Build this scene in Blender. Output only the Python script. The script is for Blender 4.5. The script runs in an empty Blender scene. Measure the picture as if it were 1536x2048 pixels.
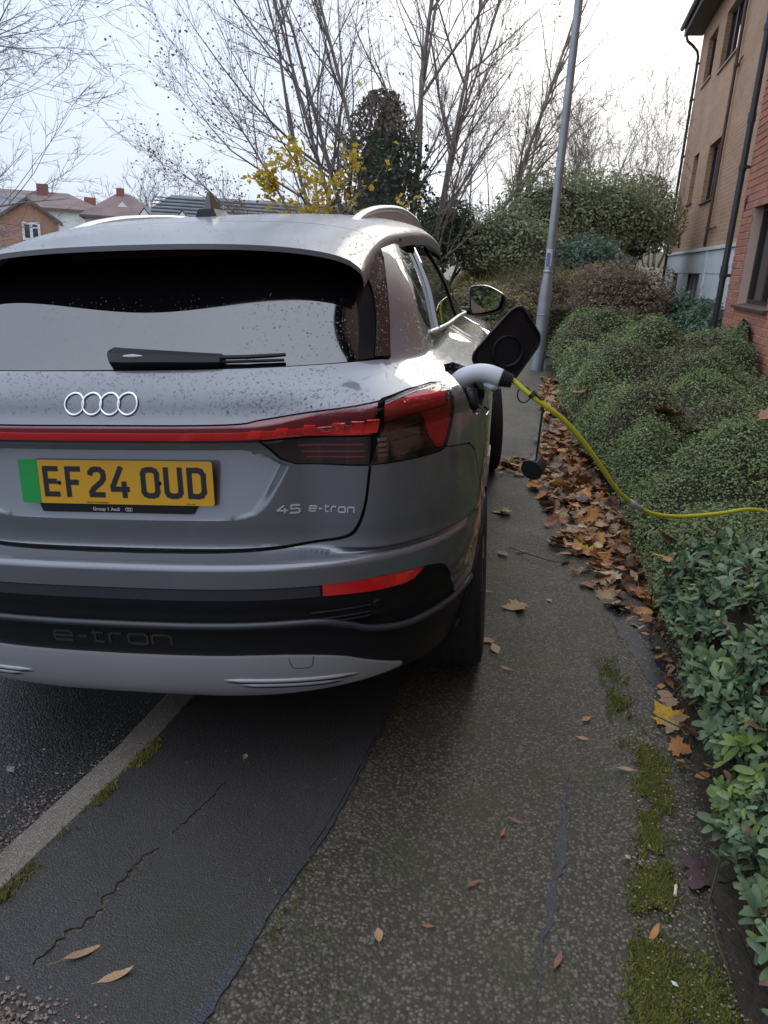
import bpy, math, random
import numpy as np
from mathutils import Matrix, Vector
from mathutils.geometry import delaunay_2d_cdt

rng = np.random.default_rng(7)
random.seed(7)
SC = bpy.context.scene
COL = SC.collection
R = math.radians

# ------------------------------------------------------------------ camera
cam_data = bpy.data.cameras.new('camera')
cam = bpy.data.objects.new('camera', cam_data)
COL.objects.link(cam)
SC.camera = cam
cam_data.sensor_fit = 'VERTICAL'
cam_data.sensor_height = 24.0
cam_data.lens = 24.0 * 1540.0 / 2048.0
cam_data.clip_start = 0.05
cam_data.clip_end = 1500.0
def _camera_matrix():
    f, hy, slope, vpx = 1540.0, 522.0, 0.056, 1016.0
    down = np.array([-slope, 1, (1024 - hy) / f]); down /= np.linalg.norm(down)
    fw = np.array([vpx - 768, hy + slope * (vpx - 768) - 1024, f]); fw -= down * fw.dot(down); fw /= np.linalg.norm(fw)
    right = np.cross(down, fw)
    m = np.stack([right, fw, -down])
    a = np.eye(4)
    a[:3, 0], a[:3, 1], a[:3, 2], a[:3, 3] = m[:, 0], -m[:, 1], -m[:, 2], (0, 0, 1.37)
    return Matrix(a.tolist())
cam.matrix_world = _camera_matrix()

# ------------------------------------------------------------------ sky, sun, exposure
SUN_EL, SUN_AZ = 24.0, 9.0        # low winter sun behind thin cloud, ahead and a little to the right (azimuth from +Y towards +X)
world = bpy.data.worlds.new('World')
SC.world = world
world.use_nodes = True
wn, wl = world.node_tree.nodes, world.node_tree.links
wn.clear()
w_out = wn.new('ShaderNodeOutputWorld')
w_bg = wn.new('ShaderNodeBackground')
w_bg.inputs['Strength'].default_value = 0.1
w_sky = wn.new('ShaderNodeTexSky')
w_sky.sky_type = 'NISHITA'
w_sky.sun_disc = False
w_sky.sun_elevation = R(SUN_EL)
w_sky.sun_rotation = R(SUN_AZ)
w_sky.dust_density = 4.0
w_sky.air_density = 1.2
w_tc = wn.new('ShaderNodeTexCoord')
w_sep = wn.new('ShaderNodeSeparateXYZ')
wl.new(w_tc.outputs['Generated'], w_sep.inputs[0])
# overcast layer: brighter towards the zenith, as an even cloud cover is
w_ramp = wn.new('ShaderNodeValToRGB')
w_ramp.color_ramp.elements[0].position = 0.0
w_ramp.color_ramp.elements[0].color = (0.268, 0.306, 0.372, 1)
w_ramp.color_ramp.elements[1].position = 1.0
w_ramp.color_ramp.elements[1].color = (0.64, 0.71, 0.84, 1)
w_ramp.color_ramp.elements[1].color = (0.74, 0.81, 0.94, 1)
w_mid = w_ramp.color_ramp.elements.new(0.34)
w_mid.color = (0.298, 0.342, 0.424, 1)
wl.new(w_sep.outputs['Z'], w_ramp.inputs[0])
w_scale = wn.new('ShaderNodeVectorMath'); w_scale.operation = 'SCALE'
w_scale.inputs['Scale'].default_value = 22.0
wl.new(w_ramp.outputs[0], w_scale.inputs[0])
# soft glow of the veiled sun
w_dot = wn.new('ShaderNodeVectorMath'); w_dot.operation = 'DOT_PRODUCT'
_sd = (math.cos(R(SUN_EL)) * math.sin(R(SUN_AZ)), math.cos(R(SUN_EL)) * math.cos(R(SUN_AZ)), math.sin(R(SUN_EL)))
w_dot.inputs[1].default_value = _sd
wl.new(w_tc.outputs['Generated'], w_dot.inputs[0])
w_glow = wn.new('ShaderNodeMapRange')
w_glow.interpolation_type = 'SMOOTHSTEP'
w_glow.inputs['From Min'].default_value = 0.90
w_glow.inputs['From Max'].default_value = 1.0
w_glow.inputs['To Max'].default_value = 1.0
wl.new(w_dot.outputs['Value'], w_glow.inputs['Value'])
w_gcol = wn.new('ShaderNodeVectorMath'); w_gcol.operation = 'SCALE'
w_gcol.inputs[0].default_value = (4.2, 3.5, 2.2)
wl.new(w_glow.outputs[0], w_gcol.inputs['Scale'])
# faint cloud texture
w_noise = wn.new('ShaderNodeTexNoise')
w_noise.inputs['Scale'].default_value = 2.2
w_noise.inputs['Detail'].default_value = 4.0
wl.new(w_tc.outputs['Generated'], w_noise.inputs['Vector'])
w_nmap = wn.new('ShaderNodeMapRange')
w_nmap.inputs['To Min'].default_value = 0.93
w_nmap.inputs['To Max'].default_value = 1.07
wl.new(w_noise.outputs['Fac'], w_nmap.inputs['Value'])
w_mul = wn.new('ShaderNodeVectorMath'); w_mul.operation = 'SCALE'
wl.new(w_scale.outputs[0], w_mul.inputs[0]); wl.new(w_nmap.outputs[0], w_mul.inputs['Scale'])
w_add = wn.new('ShaderNodeVectorMath'); w_add.operation = 'ADD'
wl.new(w_mul.outputs[0], w_add.inputs[0]); wl.new(w_gcol.outputs[0], w_add.inputs[1])
w_mix = wn.new('ShaderNodeMix'); w_mix.data_type = 'RGBA'
w_mix.inputs[0].default_value = 0.93
wl.new(w_sky.outputs[0], w_mix.inputs['A']); wl.new(w_add.outputs[0], w_mix.inputs['B'])
wl.new(w_mix.outputs['Result'], w_bg.inputs['Color'])
wl.new(w_bg.outputs[0], w_out.inputs['Surface'])
sun_data = bpy.data.lights.new('sun', 'SUN')
sun_data.energy = 0.5
sun_data.angle = R(25)
sun_data.color = (1.0, 0.93, 0.82)
sun = bpy.data.objects.new('sun', sun_data)
COL.objects.link(sun)
sun.rotation_euler = Vector((-_sd[0], -_sd[1], -_sd[2])).to_track_quat('-Z', 'Y').to_euler()
SC.view_settings.view_transform = 'Standard'
SC.view_settings.look = 'None'
SC.view_settings.exposure = 0.42
SC.view_settings.gamma = 1.0
SC.cycles.max_bounces = 8
SC.cycles.transparent_max_bounces = 12
SC.cycles.sample_clamp_indirect = 6.0

# ------------------------------------------------------------------ mesh helpers
class MB:
    """collects vertices, faces and (optionally) per-face material slots"""
    def __init__(self):
        self.v, self.f, self.m = [], [], []
    def n(self):
        return len(self.v)
    def add(self, verts, faces, mi=0):
        b = len(self.v)
        self.v.extend([tuple(p) for p in verts])
        for f in faces:
            self.f.append(tuple(i + b for i in f)); self.m.append(mi)
    def box(self, x0, x1, y0, y1, z0, z1, mi=0):
        v = [(x0,y0,z0),(x1,y0,z0),(x1,y1,z0),(x0,y1,z0),(x0,y0,z1),(x1,y0,z1),(x1,y1,z1),(x0,y1,z1)]
        self.add(v, [(0,3,2,1),(4,5,6,7),(0,1,5,4),(1,2,6,5),(2,3,7,6),(3,0,4,7)], mi)
    def tube(self, pts, rad, seg=8, cap=True, mi=0, flat=None):
        pts = np.asarray(pts, float); k = len(pts)
        rad = np.full(k, rad) if np.isscalar(rad) else np.asarray(rad, float)
        t = np.gradient(pts, axis=0); t /= np.linalg.norm(t, axis=1)[:, None] + 1e-12
        ref = np.array([0, 0, 1.0]) if abs(t[0][2]) < .9 else np.array([1.0, 0, 0])
        u = np.cross(t[0], ref); u /= np.linalg.norm(u)
        vs = []
        ang = np.arange(seg) * 2 * math.pi / seg
        for i in range(k):
            u = u - t[i] * u.dot(t[i]); u /= np.linalg.norm(u) + 1e-12
            w = np.cross(t[i], u)
            for a in ang:
                vs.append(pts[i] + rad[i] * (math.cos(a) * u + (flat or 1) * math.sin(a) * w))
        fs = [(i*seg+j, i*seg+(j+1) % seg, (i+1)*seg+(j+1) % seg, (i+1)*seg+j) for i in range(k-1) for j in range(seg)]
        if cap:
            fs += [tuple(range(seg))[::-1], tuple((k-1)*seg + j for j in range(seg))]
        self.add(vs, fs, mi)
    def lathe(self, prof, center=(0,0,0), axis='z', seg=24, mi=0):
        vs = []
        for r, h in prof:
            for j in range(seg):
                a = 2*math.pi*j/seg; c, s = r*math.cos(a), r*math.sin(a)
                p = {'z': (c, s, h), 'x': (h, c, s), 'y': (s, h, c)}[axis]
                vs.append((p[0]+center[0], p[1]+center[1], p[2]+center[2]))
        k = len(prof)
        self.add(vs, [(i*seg+j, i*seg+(j+1) % seg, (i+1)*seg+(j+1) % seg, (i+1)*seg+j) for i in range(k-1) for j in range(seg)], mi)
    def prism(self, poly, d, mi=0):
        """poly: 3-D points of a planar outline, extruded by vector d"""
        k = len(poly); p = [np.asarray(q, float) for q in poly]; d = np.asarray(d, float)
        self.add(p + [q + d for q in p], [tuple(range(k)), tuple(range(2*k-1, k-1, -1))] + [(i, k+i, k+(i+1) % k, (i+1) % k) for i in range(k)], mi)
    def build(self, name, mats, parent=None, smooth=False, loc=None):
        me = bpy.data.meshes.new(name)
        me.from_pydata(self.v, [], self.f)
        ms = mats if isinstance(mats, (list, tuple)) else [mats]
        for m in ms: me.materials.append(m)
        if len(ms) > 1: me.polygons.foreach_set('material_index', self.m)
        if smooth: me.polygons.foreach_set('use_smooth', [True]*len(self.f))
        me.update()
        return link(name, me, parent, loc)

def link(name, me, parent=None, loc=None):
    o = bpy.data.objects.new(name, me)
    COL.objects.link(o)
    if parent is not None: o.parent = parent
    if loc is not None: o.location = loc
    return o
def quads(name, V, F, mats, parent=None, smooth=False):
    """fast mesh from numpy: V (n,3), F (m,4) or (m,3)"""
    me = bpy.data.meshes.new(name)
    n, m, k = len(V), len(F), F.shape[1]
    me.vertices.add(n); me.vertices.foreach_set('co', np.ascontiguousarray(V, dtype=np.float32).ravel())
    me.loops.add(m*k); me.loops.foreach_set('vertex_index', np.ascontiguousarray(F, dtype=np.int32).ravel())
    me.polygons.add(m); me.polygons.foreach_set('loop_start', np.arange(0, m*k, k, dtype=np.int32))
    me.polygons.foreach_set('use_smooth', np.full(m, bool(smooth)))
    for mt in (mats if isinstance(mats, (list, tuple)) else [mats]): me.materials.append(mt)
    me.update(calc_edges=True)
    return link(name, me, parent)
def empty(name, loc=(0,0,0)):
    o = bpy.data.objects.new(name, None)
    o.empty_display_size = .1
    COL.objects.link(o); o.location = loc
    return o
def tag(o, label=None, cat=None, group=None, kind=None):
    if label: o['label'] = label
    if cat: o['category'] = cat
    if group: o['group'] = group
    if kind: o['kind'] = kind
    return o
def smooth01(a, b, x):
    t = np.clip((np.asarray(x, float) - a) / (b - a), 0, 1); return t*t*(3-2*t)
def catmull(pts, n=6, closed=False):
    p = np.asarray(pts, float); k = len(p); out = []
    rngi = range(k) if closed else range(k-1)
    for i in rngi:
        p0 = p[(i-1) % k] if (closed or i > 0) else 2*p[0]-p[1]
        p1, p2 = p[i], p[(i+1) % k]
        p3 = p[(i+2) % k] if (closed or i+2 < k) else 2*p[-1]-p[-2]
        for t in np.arange(n)/n:
            out.append(.5*((2*p1)+(-p0+p2)*t+(2*p0-5*p1+4*p2-p3)*t*t+(-p0+3*p1-3*p2+p3)*t**3))
    if not closed: out.append(p[-1])
    return np.array(out)
def vnoise(x, y, seed=0):
    """cheap smooth 2-D value noise in numpy, range 0..1"""
    x = np.asarray(x, float); y = np.asarray(y, float)
    xi, yi = np.floor(x).astype(np.int64), np.floor(y).astype(np.int64)
    fx, fy = x-xi, y-yi; fx = fx*fx*(3-2*fx); fy = fy*fy*(3-2*fy)
    def h(a, b):
        k = (a*374761393 + b*668265263 + seed*974711) & 0x7fffffff
        k = ((k ^ (k >> 13)) * 1274126177) & 0x7fffffff
        return ((k ^ (k >> 16)) & 0xffff) / 65535.0
    return (h(xi,yi)*(1-fx)+h(xi+1,yi)*fx)*(1-fy) + (h(xi,yi+1)*(1-fx)+h(xi+1,yi+1)*fx)*fy

# ------------------------------------------------------------------ materials
MATS = {}
def mat(name, col, rough=.6, metal=0., spec=.5, coat=0., coat_rough=.03, ior=None, trans=0., alpha=1.,
        mix=None, bump=None, island=None, sheen=0., rough_noise=None, thin=0.):
    """mix=(col2, scale, lo, hi): noise blend to col2; bump=(scale, strength, dist); island=[cols]: random colour per loose piece"""
    m = bpy.data.materials.new(name); m.use_nodes = True
    nt = m.node_tree; b = nt.nodes['Principled BSDF']
    def setv(k, v):
        if k in b.inputs: b.inputs[k].default_value = v
    c4 = (*col, 1)
    setv('Base Color', c4); setv('Roughness', rough); setv('Metallic', metal); setv('Specular IOR Level', spec)
    setv('Coat Weight', coat); setv('Coat Roughness', coat_rough); setv('Transmission Weight', trans); setv('Alpha', alpha); setv('Sheen Weight', sheen)
    if ior: setv('IOR', ior)
    tc = nt.nodes.new('ShaderNodeTexCoord')
    last = None
    if island:
        g = nt.nodes.new('ShaderNodeNewGeometry'); r = nt.nodes.new('ShaderNodeValToRGB')
        el = r.color_ramp.elements
        for i, c in enumerate(island):
            p = i/(len(island)-1)
            if i == 0: e = el[0]; e.position = 0
            elif i == len(island)-1: e = el[-1]; e.position = 1
            else: e = el.new(p)
            e.color = (*c, 1)
        nt.links.new(g.outputs['Random Per Island'], r.inputs[0]); last = r.outputs[0]
    if mix:
        for (c2, sc, lo, hi) in (mix if isinstance(mix, list) else [mix]):
            n = nt.nodes.new('ShaderNodeTexNoise'); n.inputs['Scale'].default_value = sc; n.inputs['Detail'].default_value = 5
            nt.links.new(tc.outputs['Object'], n.inputs['Vector'])
            mr = nt.nodes.new('ShaderNodeMapRange'); mr.inputs['From Min'].default_value = lo; mr.inputs['From Max'].default_value = hi
            nt.links.new(n.outputs['Fac'], mr.inputs['Value'])
            mx = nt.nodes.new('ShaderNodeMix'); mx.data_type = 'RGBA'
            nt.links.new(mr.outputs[0], mx.inputs[0])
            if last is None: mx.inputs['A'].default_value = c4
            else: nt.links.new(last, mx.inputs['A'])
            mx.inputs['B'].default_value = (*c2, 1); last = mx.outputs['Result']
    if last is not None: nt.links.new(last, b.inputs['Base Color'])
    if bump:
        n = nt.nodes.new('ShaderNodeTexNoise'); n.inputs['Scale'].default_value = bump[0]; n.inputs['Detail'].default_value = 4
        nt.links.new(tc.outputs['Object'], n.inputs['Vector'])
        bp = nt.nodes.new('ShaderNodeBump'); bp.inputs['Strength'].default_value = bump[1]; bp.inputs['Distance'].default_value = bump[2]
        nt.links.new(n.outputs['Fac'], bp.inputs['Height']); nt.links.new(bp.outputs[0], b.inputs['Normal'])
    if rough_noise:
        n = nt.nodes.new('ShaderNodeTexNoise'); n.inputs['Scale'].default_value = rough_noise[0]; n.inputs['Detail'].default_value = 4
        nt.links.new(tc.outputs['Object'], n.inputs['Vector'])
        mr = nt.nodes.new('ShaderNodeMapRange'); mr.inputs['From Min'].default_value = .35; mr.inputs['From Max'].default_value = .65
        mr.inputs['To Min'].default_value = rough_noise[1]; mr.inputs['To Max'].default_value = rough_noise[2]
        nt.links.new(n.outputs['Fac'], mr.inputs['Value']); nt.links.new(mr.outputs[0], b.inputs['Roughness'])
    if thin:      # leaves let light through
        tl = nt.nodes.new('ShaderNodeBsdfTranslucent'); mx = nt.nodes.new('ShaderNodeMixShader'); mx.inputs[0].default_value = thin
        if last is not None: nt.links.new(last, tl.inputs['Color'])
        else: tl.inputs['Color'].default_value = c4
        nt.links.new(b.outputs[0], mx.inputs[1]); nt.links.new(tl.outputs[0], mx.inputs[2])
        nt.links.new(mx.outputs[0], nt.nodes['Material Output'].inputs['Surface'])
    MATS[name] = m
    return m

def aggregate_mat(name, base, chip_cols, cell, chip_amount, moss=None, rough=.55, bump=.6):
    """bituminous surface: dark binder, chips of stone (voronoi cells), moss film"""
    m = bpy.data.materials.new(name); m.use_nodes = True
    nt = m.node_tree; N, L = nt.nodes, nt.links; b = N['Principled BSDF']
    b.inputs['Specular IOR Level'].default_value = .42
    tc = N.new('ShaderNodeTexCoord')
    vo = N.new('ShaderNodeTexVoronoi'); vo.inputs['Scale'].default_value = cell
    L.new(tc.outputs['Object'], vo.inputs['Vector'])
    sep = N.new('ShaderNodeSeparateColor'); L.new(vo.outputs['Color'], sep.inputs[0])
    cr = N.new('ShaderNodeValToRGB'); el = cr.color_ramp.elements
    el[0].color = (*chip_cols[0], 1); el[1].color = (*chip_cols[-1], 1)
    for i, c in enumerate(chip_cols[1:-1]):
        e = el.new((i+1)/(len(chip_cols)-1)); e.color = (*c, 1)
    L.new(sep.outputs[0], cr.inputs[0])
    # a cell shows a chip when its random value is high, inside its middle
    gt = N.new('ShaderNodeMath'); gt.operation = 'GREATER_THAN'; gt.inputs[1].default_value = 1-chip_amount
    L.new(sep.outputs[1], gt.inputs[0])
    lt = N.new('ShaderNodeMapRange'); lt.inputs['From Min'].default_value = .62; lt.inputs['From Max'].default_value = .40
    L.new(vo.outputs['Distance'], lt.inputs['Value'])
    mu = N.new('ShaderNodeMath'); mu.operation = 'MULTIPLY'; L.new(gt.outputs[0], mu.inputs[0]); L.new(lt.outputs[0], mu.inputs[1])
    big = N.new('ShaderNodeTexNoise'); big.inputs['Scale'].default_value = 3.0; big.inputs['Detail'].default_value = 6
    L.new(tc.outputs['Object'], big.inputs['Vector'])
    bm = N.new('ShaderNodeMix'); bm.data_type = 'RGBA'
    bm.inputs['A'].default_value = (*[c*.7 for c in base], 1); bm.inputs['B'].default_value = (*[c*1.35 for c in base], 1)
    L.new(big.outputs['Fac'], bm.inputs[0])
    mx = N.new('ShaderNodeMix'); mx.data_type = 'RGBA'
    L.new(mu.outputs[0], mx.inputs[0]); L.new(bm.outputs['Result'], mx.inputs['A']); L.new(cr.outputs[0], mx.inputs['B'])
    last = mx.outputs['Result']
    for (mc, sc, lo, hi) in (moss or []):
        n = N.new('ShaderNodeTexNoise'); n.inputs['Scale'].default_value = sc; n.inputs['Detail'].default_value = 7; n.inputs['Roughness'].default_value = .65
        L.new(tc.outputs['Object'], n.inputs['Vector'])
        mr = N.new('ShaderNodeMapRange'); mr.inputs['From Min'].default_value = lo; mr.inputs['From Max'].default_value = hi
        mr.inputs['To Max'].default_value = .8
        L.new(n.outputs['Fac'], mr.inputs['Value'])
        m2 = N.new('ShaderNodeMix'); m2.data_type = 'RGBA'
        L.new(mr.outputs[0], m2.inputs[0]); L.new(last, m2.inputs['A']); m2.inputs['B'].default_value = (*mc, 1); last = m2.outputs['Result']
    L.new(last, b.inputs['Base Color'])
    fine = N.new('ShaderNodeTexNoise'); fine.inputs['Scale'].default_value = cell*1.6; fine.inputs['Detail'].default_value = 3
    L.new(tc.outputs['Object'], fine.inputs['Vector'])
    ad = N.new('ShaderNodeMath'); ad.operation = 'SUBTRACT'; L.new(fine.outputs['Fac'], ad.inputs[0]); L.new(vo.outputs['Distance'], ad.inputs[1])
    bp = N.new('ShaderNodeBump'); bp.inputs['Strength'].default_value = bump; bp.inputs['Distance'].default_value = .004
    L.new(ad.outputs[0], bp.inputs['Height']); L.new(bp.outputs[0], b.inputs['Normal'])
    rr = N.new('ShaderNodeMapRange'); rr.inputs['To Min'].default_value = rough-.14; rr.inputs['To Max'].default_value = rough+.2
    L.new(big.outputs['Fac'], rr.inputs['Value']); L.new(rr.outputs[0], b.inputs['Roughness'])
    MATS[name] = m
    return m

def brick_mat(name, c1, c2, mortar, scale=1.0, rough=.85):
    """far brickwork, too small to pick apart: brick texture on (along, height) object coordinates"""
    m = bpy.data.materials.new(name); m.use_nodes = True
    nt = m.node_tree; N, L = nt.nodes, nt.links; b = N['Principled BSDF']; b.inputs['Roughness'].default_value = rough
    tc = N.new('ShaderNodeTexCoord'); sp = N.new('ShaderNodeSeparateXYZ'); L.new(tc.outputs['Object'], sp.inputs[0])
    ad = N.new('ShaderNodeMath'); L.new(sp.outputs[0], ad.inputs[0]); L.new(sp.outputs[1], ad.inputs[1])
    cb = N.new('ShaderNodeCombineXYZ'); L.new(ad.outputs[0], cb.inputs[0]); L.new(sp.outputs[2], cb.inputs[1])
    br = N.new('ShaderNodeTexBrick'); br.inputs['Scale'].default_value = scale
    br.inputs['Brick Width'].default_value = .225; br.inputs['Row Height'].default_value = .075; br.inputs['Mortar Size'].default_value = .006
    br.inputs['Color1'].default_value = (*c1, 1); br.inputs['Color2'].default_value = (*c2, 1); br.inputs['Mortar'].default_value = (*mortar, 1)
    L.new(cb.outputs[0], br.inputs['Vector'])
    n = N.new('ShaderNodeTexNoise'); n.inputs['Scale'].default_value = 1.3; n.inputs['Detail'].default_value = 6
    L.new(tc.outputs['Object'], n.inputs['Vector'])
    mx = N.new('ShaderNodeMix'); mx.data_type = 'RGBA'; mx.blend_type = 'MULTIPLY'; mx.inputs[0].default_value = 1
    mr = N.new('ShaderNodeMapRange'); mr.inputs['To Min'].default_value = .7; mr.inputs['To Max'].default_value = 1.25; L.new(n.outputs['Fac'], mr.inputs['Value'])
    L.new(br.outputs['Color'], mx.inputs['A']); L.new(mr.outputs[0], mx.inputs['B'])
    L.new(mx.outputs['Result'], b.inputs['Base Color'])
    bp = N.new('ShaderNodeBump'); bp.inputs['Strength'].default_value = .5; bp.inputs['Distance'].default_value = .006
    inv = N.new('ShaderNodeMath'); inv.operation = 'SUBTRACT'; inv.inputs[0].default_value = 1; L.new(br.outputs['Fac'], inv.inputs[1])
    L.new(inv.outputs[0], bp.inputs['Height']); L.new(bp.outputs[0], b.inputs['Normal'])
    MATS[name] = m
    return m

def lens_mat(name, tint=(1,1,1), gloss=1.0):
    """clear moulded cover: lets light through, mirrors at a glance"""
    m = bpy.data.materials.new(name); m.use_nodes = True
    nt = m.node_tree; N, L = nt.nodes, nt.links; N.remove(N['Principled BSDF'])
    tr = N.new('ShaderNodeBsdfTransparent'); tr.inputs[0].default_value = (*tint, 1)
    gl = N.new('ShaderNodeBsdfGlossy'); gl.inputs['Roughness'].default_value = .02
    fr = N.new('ShaderNodeFresnel'); fr.inputs['IOR'].default_value = 1.5*gloss
    mx = N.new('ShaderNodeMixShader'); L.new(fr.outputs[0], mx.inputs[0]); L.new(tr.outputs[0], mx.inputs[1]); L.new(gl.outputs[0], mx.inputs[2])
    L.new(mx.outputs[0], N['Material Output'].inputs['Surface'])
    MATS[name] = m
    return m
# ------------------------------------------------------------------ ground
def zg(y):
    y = np.asarray(y, float)
    return .30*smooth01(4.6, 9.6, y) + .05*np.clip(y-9.6, 0, 30)
KERB_Y = np.array([-4, 0, 1.22, 1.79, 2.1, 2.7, 12, 60.])
KERB_X = np.array([-1.75, -1.17, -.972, -.885, -.862, -.845, -.83, -.83])
def kerb_right(y): return np.interp(y, KERB_Y, KERB_X)
FOOT_Y = np.array([-2, .6, 1.2, 1.55, 2.15, 2.8, 3.3, 4.1, 6.6, 8.7, 11])
FOOT_X = np.array([.50, .54, .60, .62, .70, .76, .77, .74, .58, .55, .58])
def foot(y): return np.interp(y, FOOT_Y, FOOT_X)
def terrain(x, y):
    x = np.asarray(x, float); y = np.asarray(y, float)
    z = zg(y)*smooth01(-14, -5, x) + 0*x
    z = z - 2.6*(1-smooth01(-17, -6.5, x))
    bank = 1.5*smooth01(11.5, 17, y)*smooth01(-1.8, .4, x)*(1-smooth01(.115*y, .165*y+.2, x)*(y < 60))
    return z + bank

m_soil = mat('soil', (.035,.027,.02), rough=.95, mix=((.06,.045,.03), 9, .4, .7), bump=(40, .8, .02))
m_verge = mat('verge', (.06,.065,.025), rough=.95, mix=((.09,.07,.035), 1.2, .4, .65), bump=(25, .8, .03))
m_path = aggregate_mat('old_asphalt', (.040,.035,.024), [(.050,.044,.031),(.072,.064,.045),(.098,.086,.061),(.125,.110,.079),(.165,.147,.108)], 118, .85,
                       moss=[((.040,.042,.016), 4.5, .50, .72), ((.060,.062,.020), 2.2, .58, .74), ((.030,.027,.022), 1.3, .55, .75)], rough=.62, bump=.7)
m_patch = aggregate_mat('patched_asphalt', (.038,.035,.033), [(.038,.035,.034),(.052,.048,.046),(.075,.070,.067)], 230, .55,
                        moss=[((.030,.031,.016), 3.0, .54, .72), ((.055,.050,.046), 1.7, .55, .75)], rough=.55, bump=.45)
m_road = aggregate_mat('road_asphalt', (.025,.024,.024), [(.03,.03,.03),(.06,.06,.058),(.11,.105,.1)], 140, .45, rough=.55, bump=.8)
m_tar = aggregate_mat('tar_seal', (.036,.038,.044), [(.03,.031,.035),(.05,.053,.06),(.075,.078,.085)], 190, .6, rough=.5, bump=.5)
m_darkasphalt = aggregate_mat('smooth_asphalt', (.016,.017,.020), [(.025,.025,.027),(.06,.06,.06)], 240, .05, rough=.45, bump=.3)
m_kerb = aggregate_mat('kerb_concrete', (.165,.142,.115), [(.12,.105,.09),(.20,.175,.145),(.28,.25,.21)], 210, .6,
                       moss=[((.05,.048,.03), 7, .50, .68)], rough=.85, bump=.5)
m_moss = mat('moss', (.07,.085,.012), rough=.95, island=[(.045,.055,.010),(.11,.125,.018),(.18,.185,.03),(.13,.11,.03)])
m_chip = mat('stone_chip', (.2,.18,.15), rough=.8, island=[(.06,.053,.04),(.10,.09,.068),(.14,.125,.095),(.22,.195,.15),(.09,.078,.058)])

def sheet(name, xs, ys, zf, m, kind='structure'):
    X, Y = np.meshgrid(xs, ys); Z = zf(X, Y)
    V = np.stack([X, Y, Z], -1).reshape(-1, 3); nx = len(xs)
    i = np.arange(len(ys)-1)[:, None]*nx + np.arange(nx-1)[None]; i = i.ravel()
    o = quads(name, V, np.stack([i, i+1, i+nx+1, i+nx], -1), m, smooth=True)
    return tag(o, kind=kind)
gx = np.unique(np.concatenate([np.linspace(-400,-40,10), np.linspace(-40,-8,22), np.linspace(-8,8,41), np.linspace(8,40,12), np.linspace(40,400,10)]))
gy = np.unique(np.concatenate([np.linspace(-200,-20,8), np.linspace(-20,0,11), np.linspace(0,30,61), np.linspace(30,100,20), np.linspace(100,700,12)]))
tag(sheet('ground', gx, gy, lambda x, y: terrain(x, y)-.16, m_verge), 'rough grassy ground beyond the road and the garden')
def und(x, y): return .006*(vnoise(x*2.3+9, y*2.3, 3)-.5)+.0025*(vnoise(x*11, y*11, 5)-.5)
# path: from the kerb to under the hedge
def strip(name, x0f, x1f, y0, y1, nx, ny, zf, m):
    ys = np.linspace(0, 1, ny)**1.6*(y1-y0)+y0
    t = np.linspace(0, 1, nx)
    X = x0f(ys)[:, None]*(1-t)[None] + x1f(ys)[:, None]*t[None]; Y = ys[:, None]+0*X
    V = np.stack([X, Y, zf(X, Y)], -1).reshape(-1, 3)
    i = (np.arange(ny-1)[:, None]*nx + np.arange(nx-1)[None]).ravel()
    return tag(quads(name, V, np.stack([i, i+1, i+nx+1, i+nx], -1), m, smooth=True), kind='structure')
tag(strip('pavement', lambda y: kerb_right(y)+.0, lambda y: foot(y)+.12, -2.5, 16, 60, 220, lambda x, y: zg(y)+und(x, y), m_path), 'gritty old asphalt footpath with moss and fallen leaves')
tag(strip('garden_soil', lambda y: foot(y)-.01, lambda y: 6.5+0*y, -2.5, 16, 50, 120, lambda x, y: zg(y)+.012+.02*vnoise(x*4, y*4, 8)*smooth01(0, .1, x-foot(y)), m_soil), 'dark bare soil under the hedge')
tag(strip('road', lambda y: -6.6+0*y, lambda y: kerb_right(y)-.085, -6, 60, 30, 160, lambda x, y: zg(y)-.112+.5*und(x, y), m_road), 'dark wet asphalt road under the car')

# kerb stones, one by one
kerb = empty('kerb', (-.9, 1.8, 0))
tag(kerb, 'row of pale concrete kerb stones between path and road', kind='structure')
yb = -1.8
while yb < 14.4:
    ya, yc = yb+.004, yb+.896
    b = MB()
    for k, (dx0, zt) in enumerate(((0, 0),)):
        pass
    def kp(y, off): return kerb_right(y)-off
    prof = [(-.001, -.15), (-.001, -.002), (-.006, .006), (-.085, .004), (-.096, -.006), (-.100, -.15)]
    tl = rng.normal(0, .0015)
    vs = []
    for y in np.linspace(ya, yc, 5):
        for dx, dz in prof:
            vs.append((kerb_right(y)+dx+.9, y-1.8, float(zg(y))+dz+tl))
    fs = []
    for i in range(4):
        for j in range(5):
            fs.append((i*6+j, i*6+j+1, (i+1)*6+j+1, (i+1)*6+j))
    fs += [tuple(range(6))[::-1], tuple(24+j for j in range(6))]
    b.add(vs, fs)
    b.build('kerb_stone', m_kerb, kerb)
    yb += .9

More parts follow.
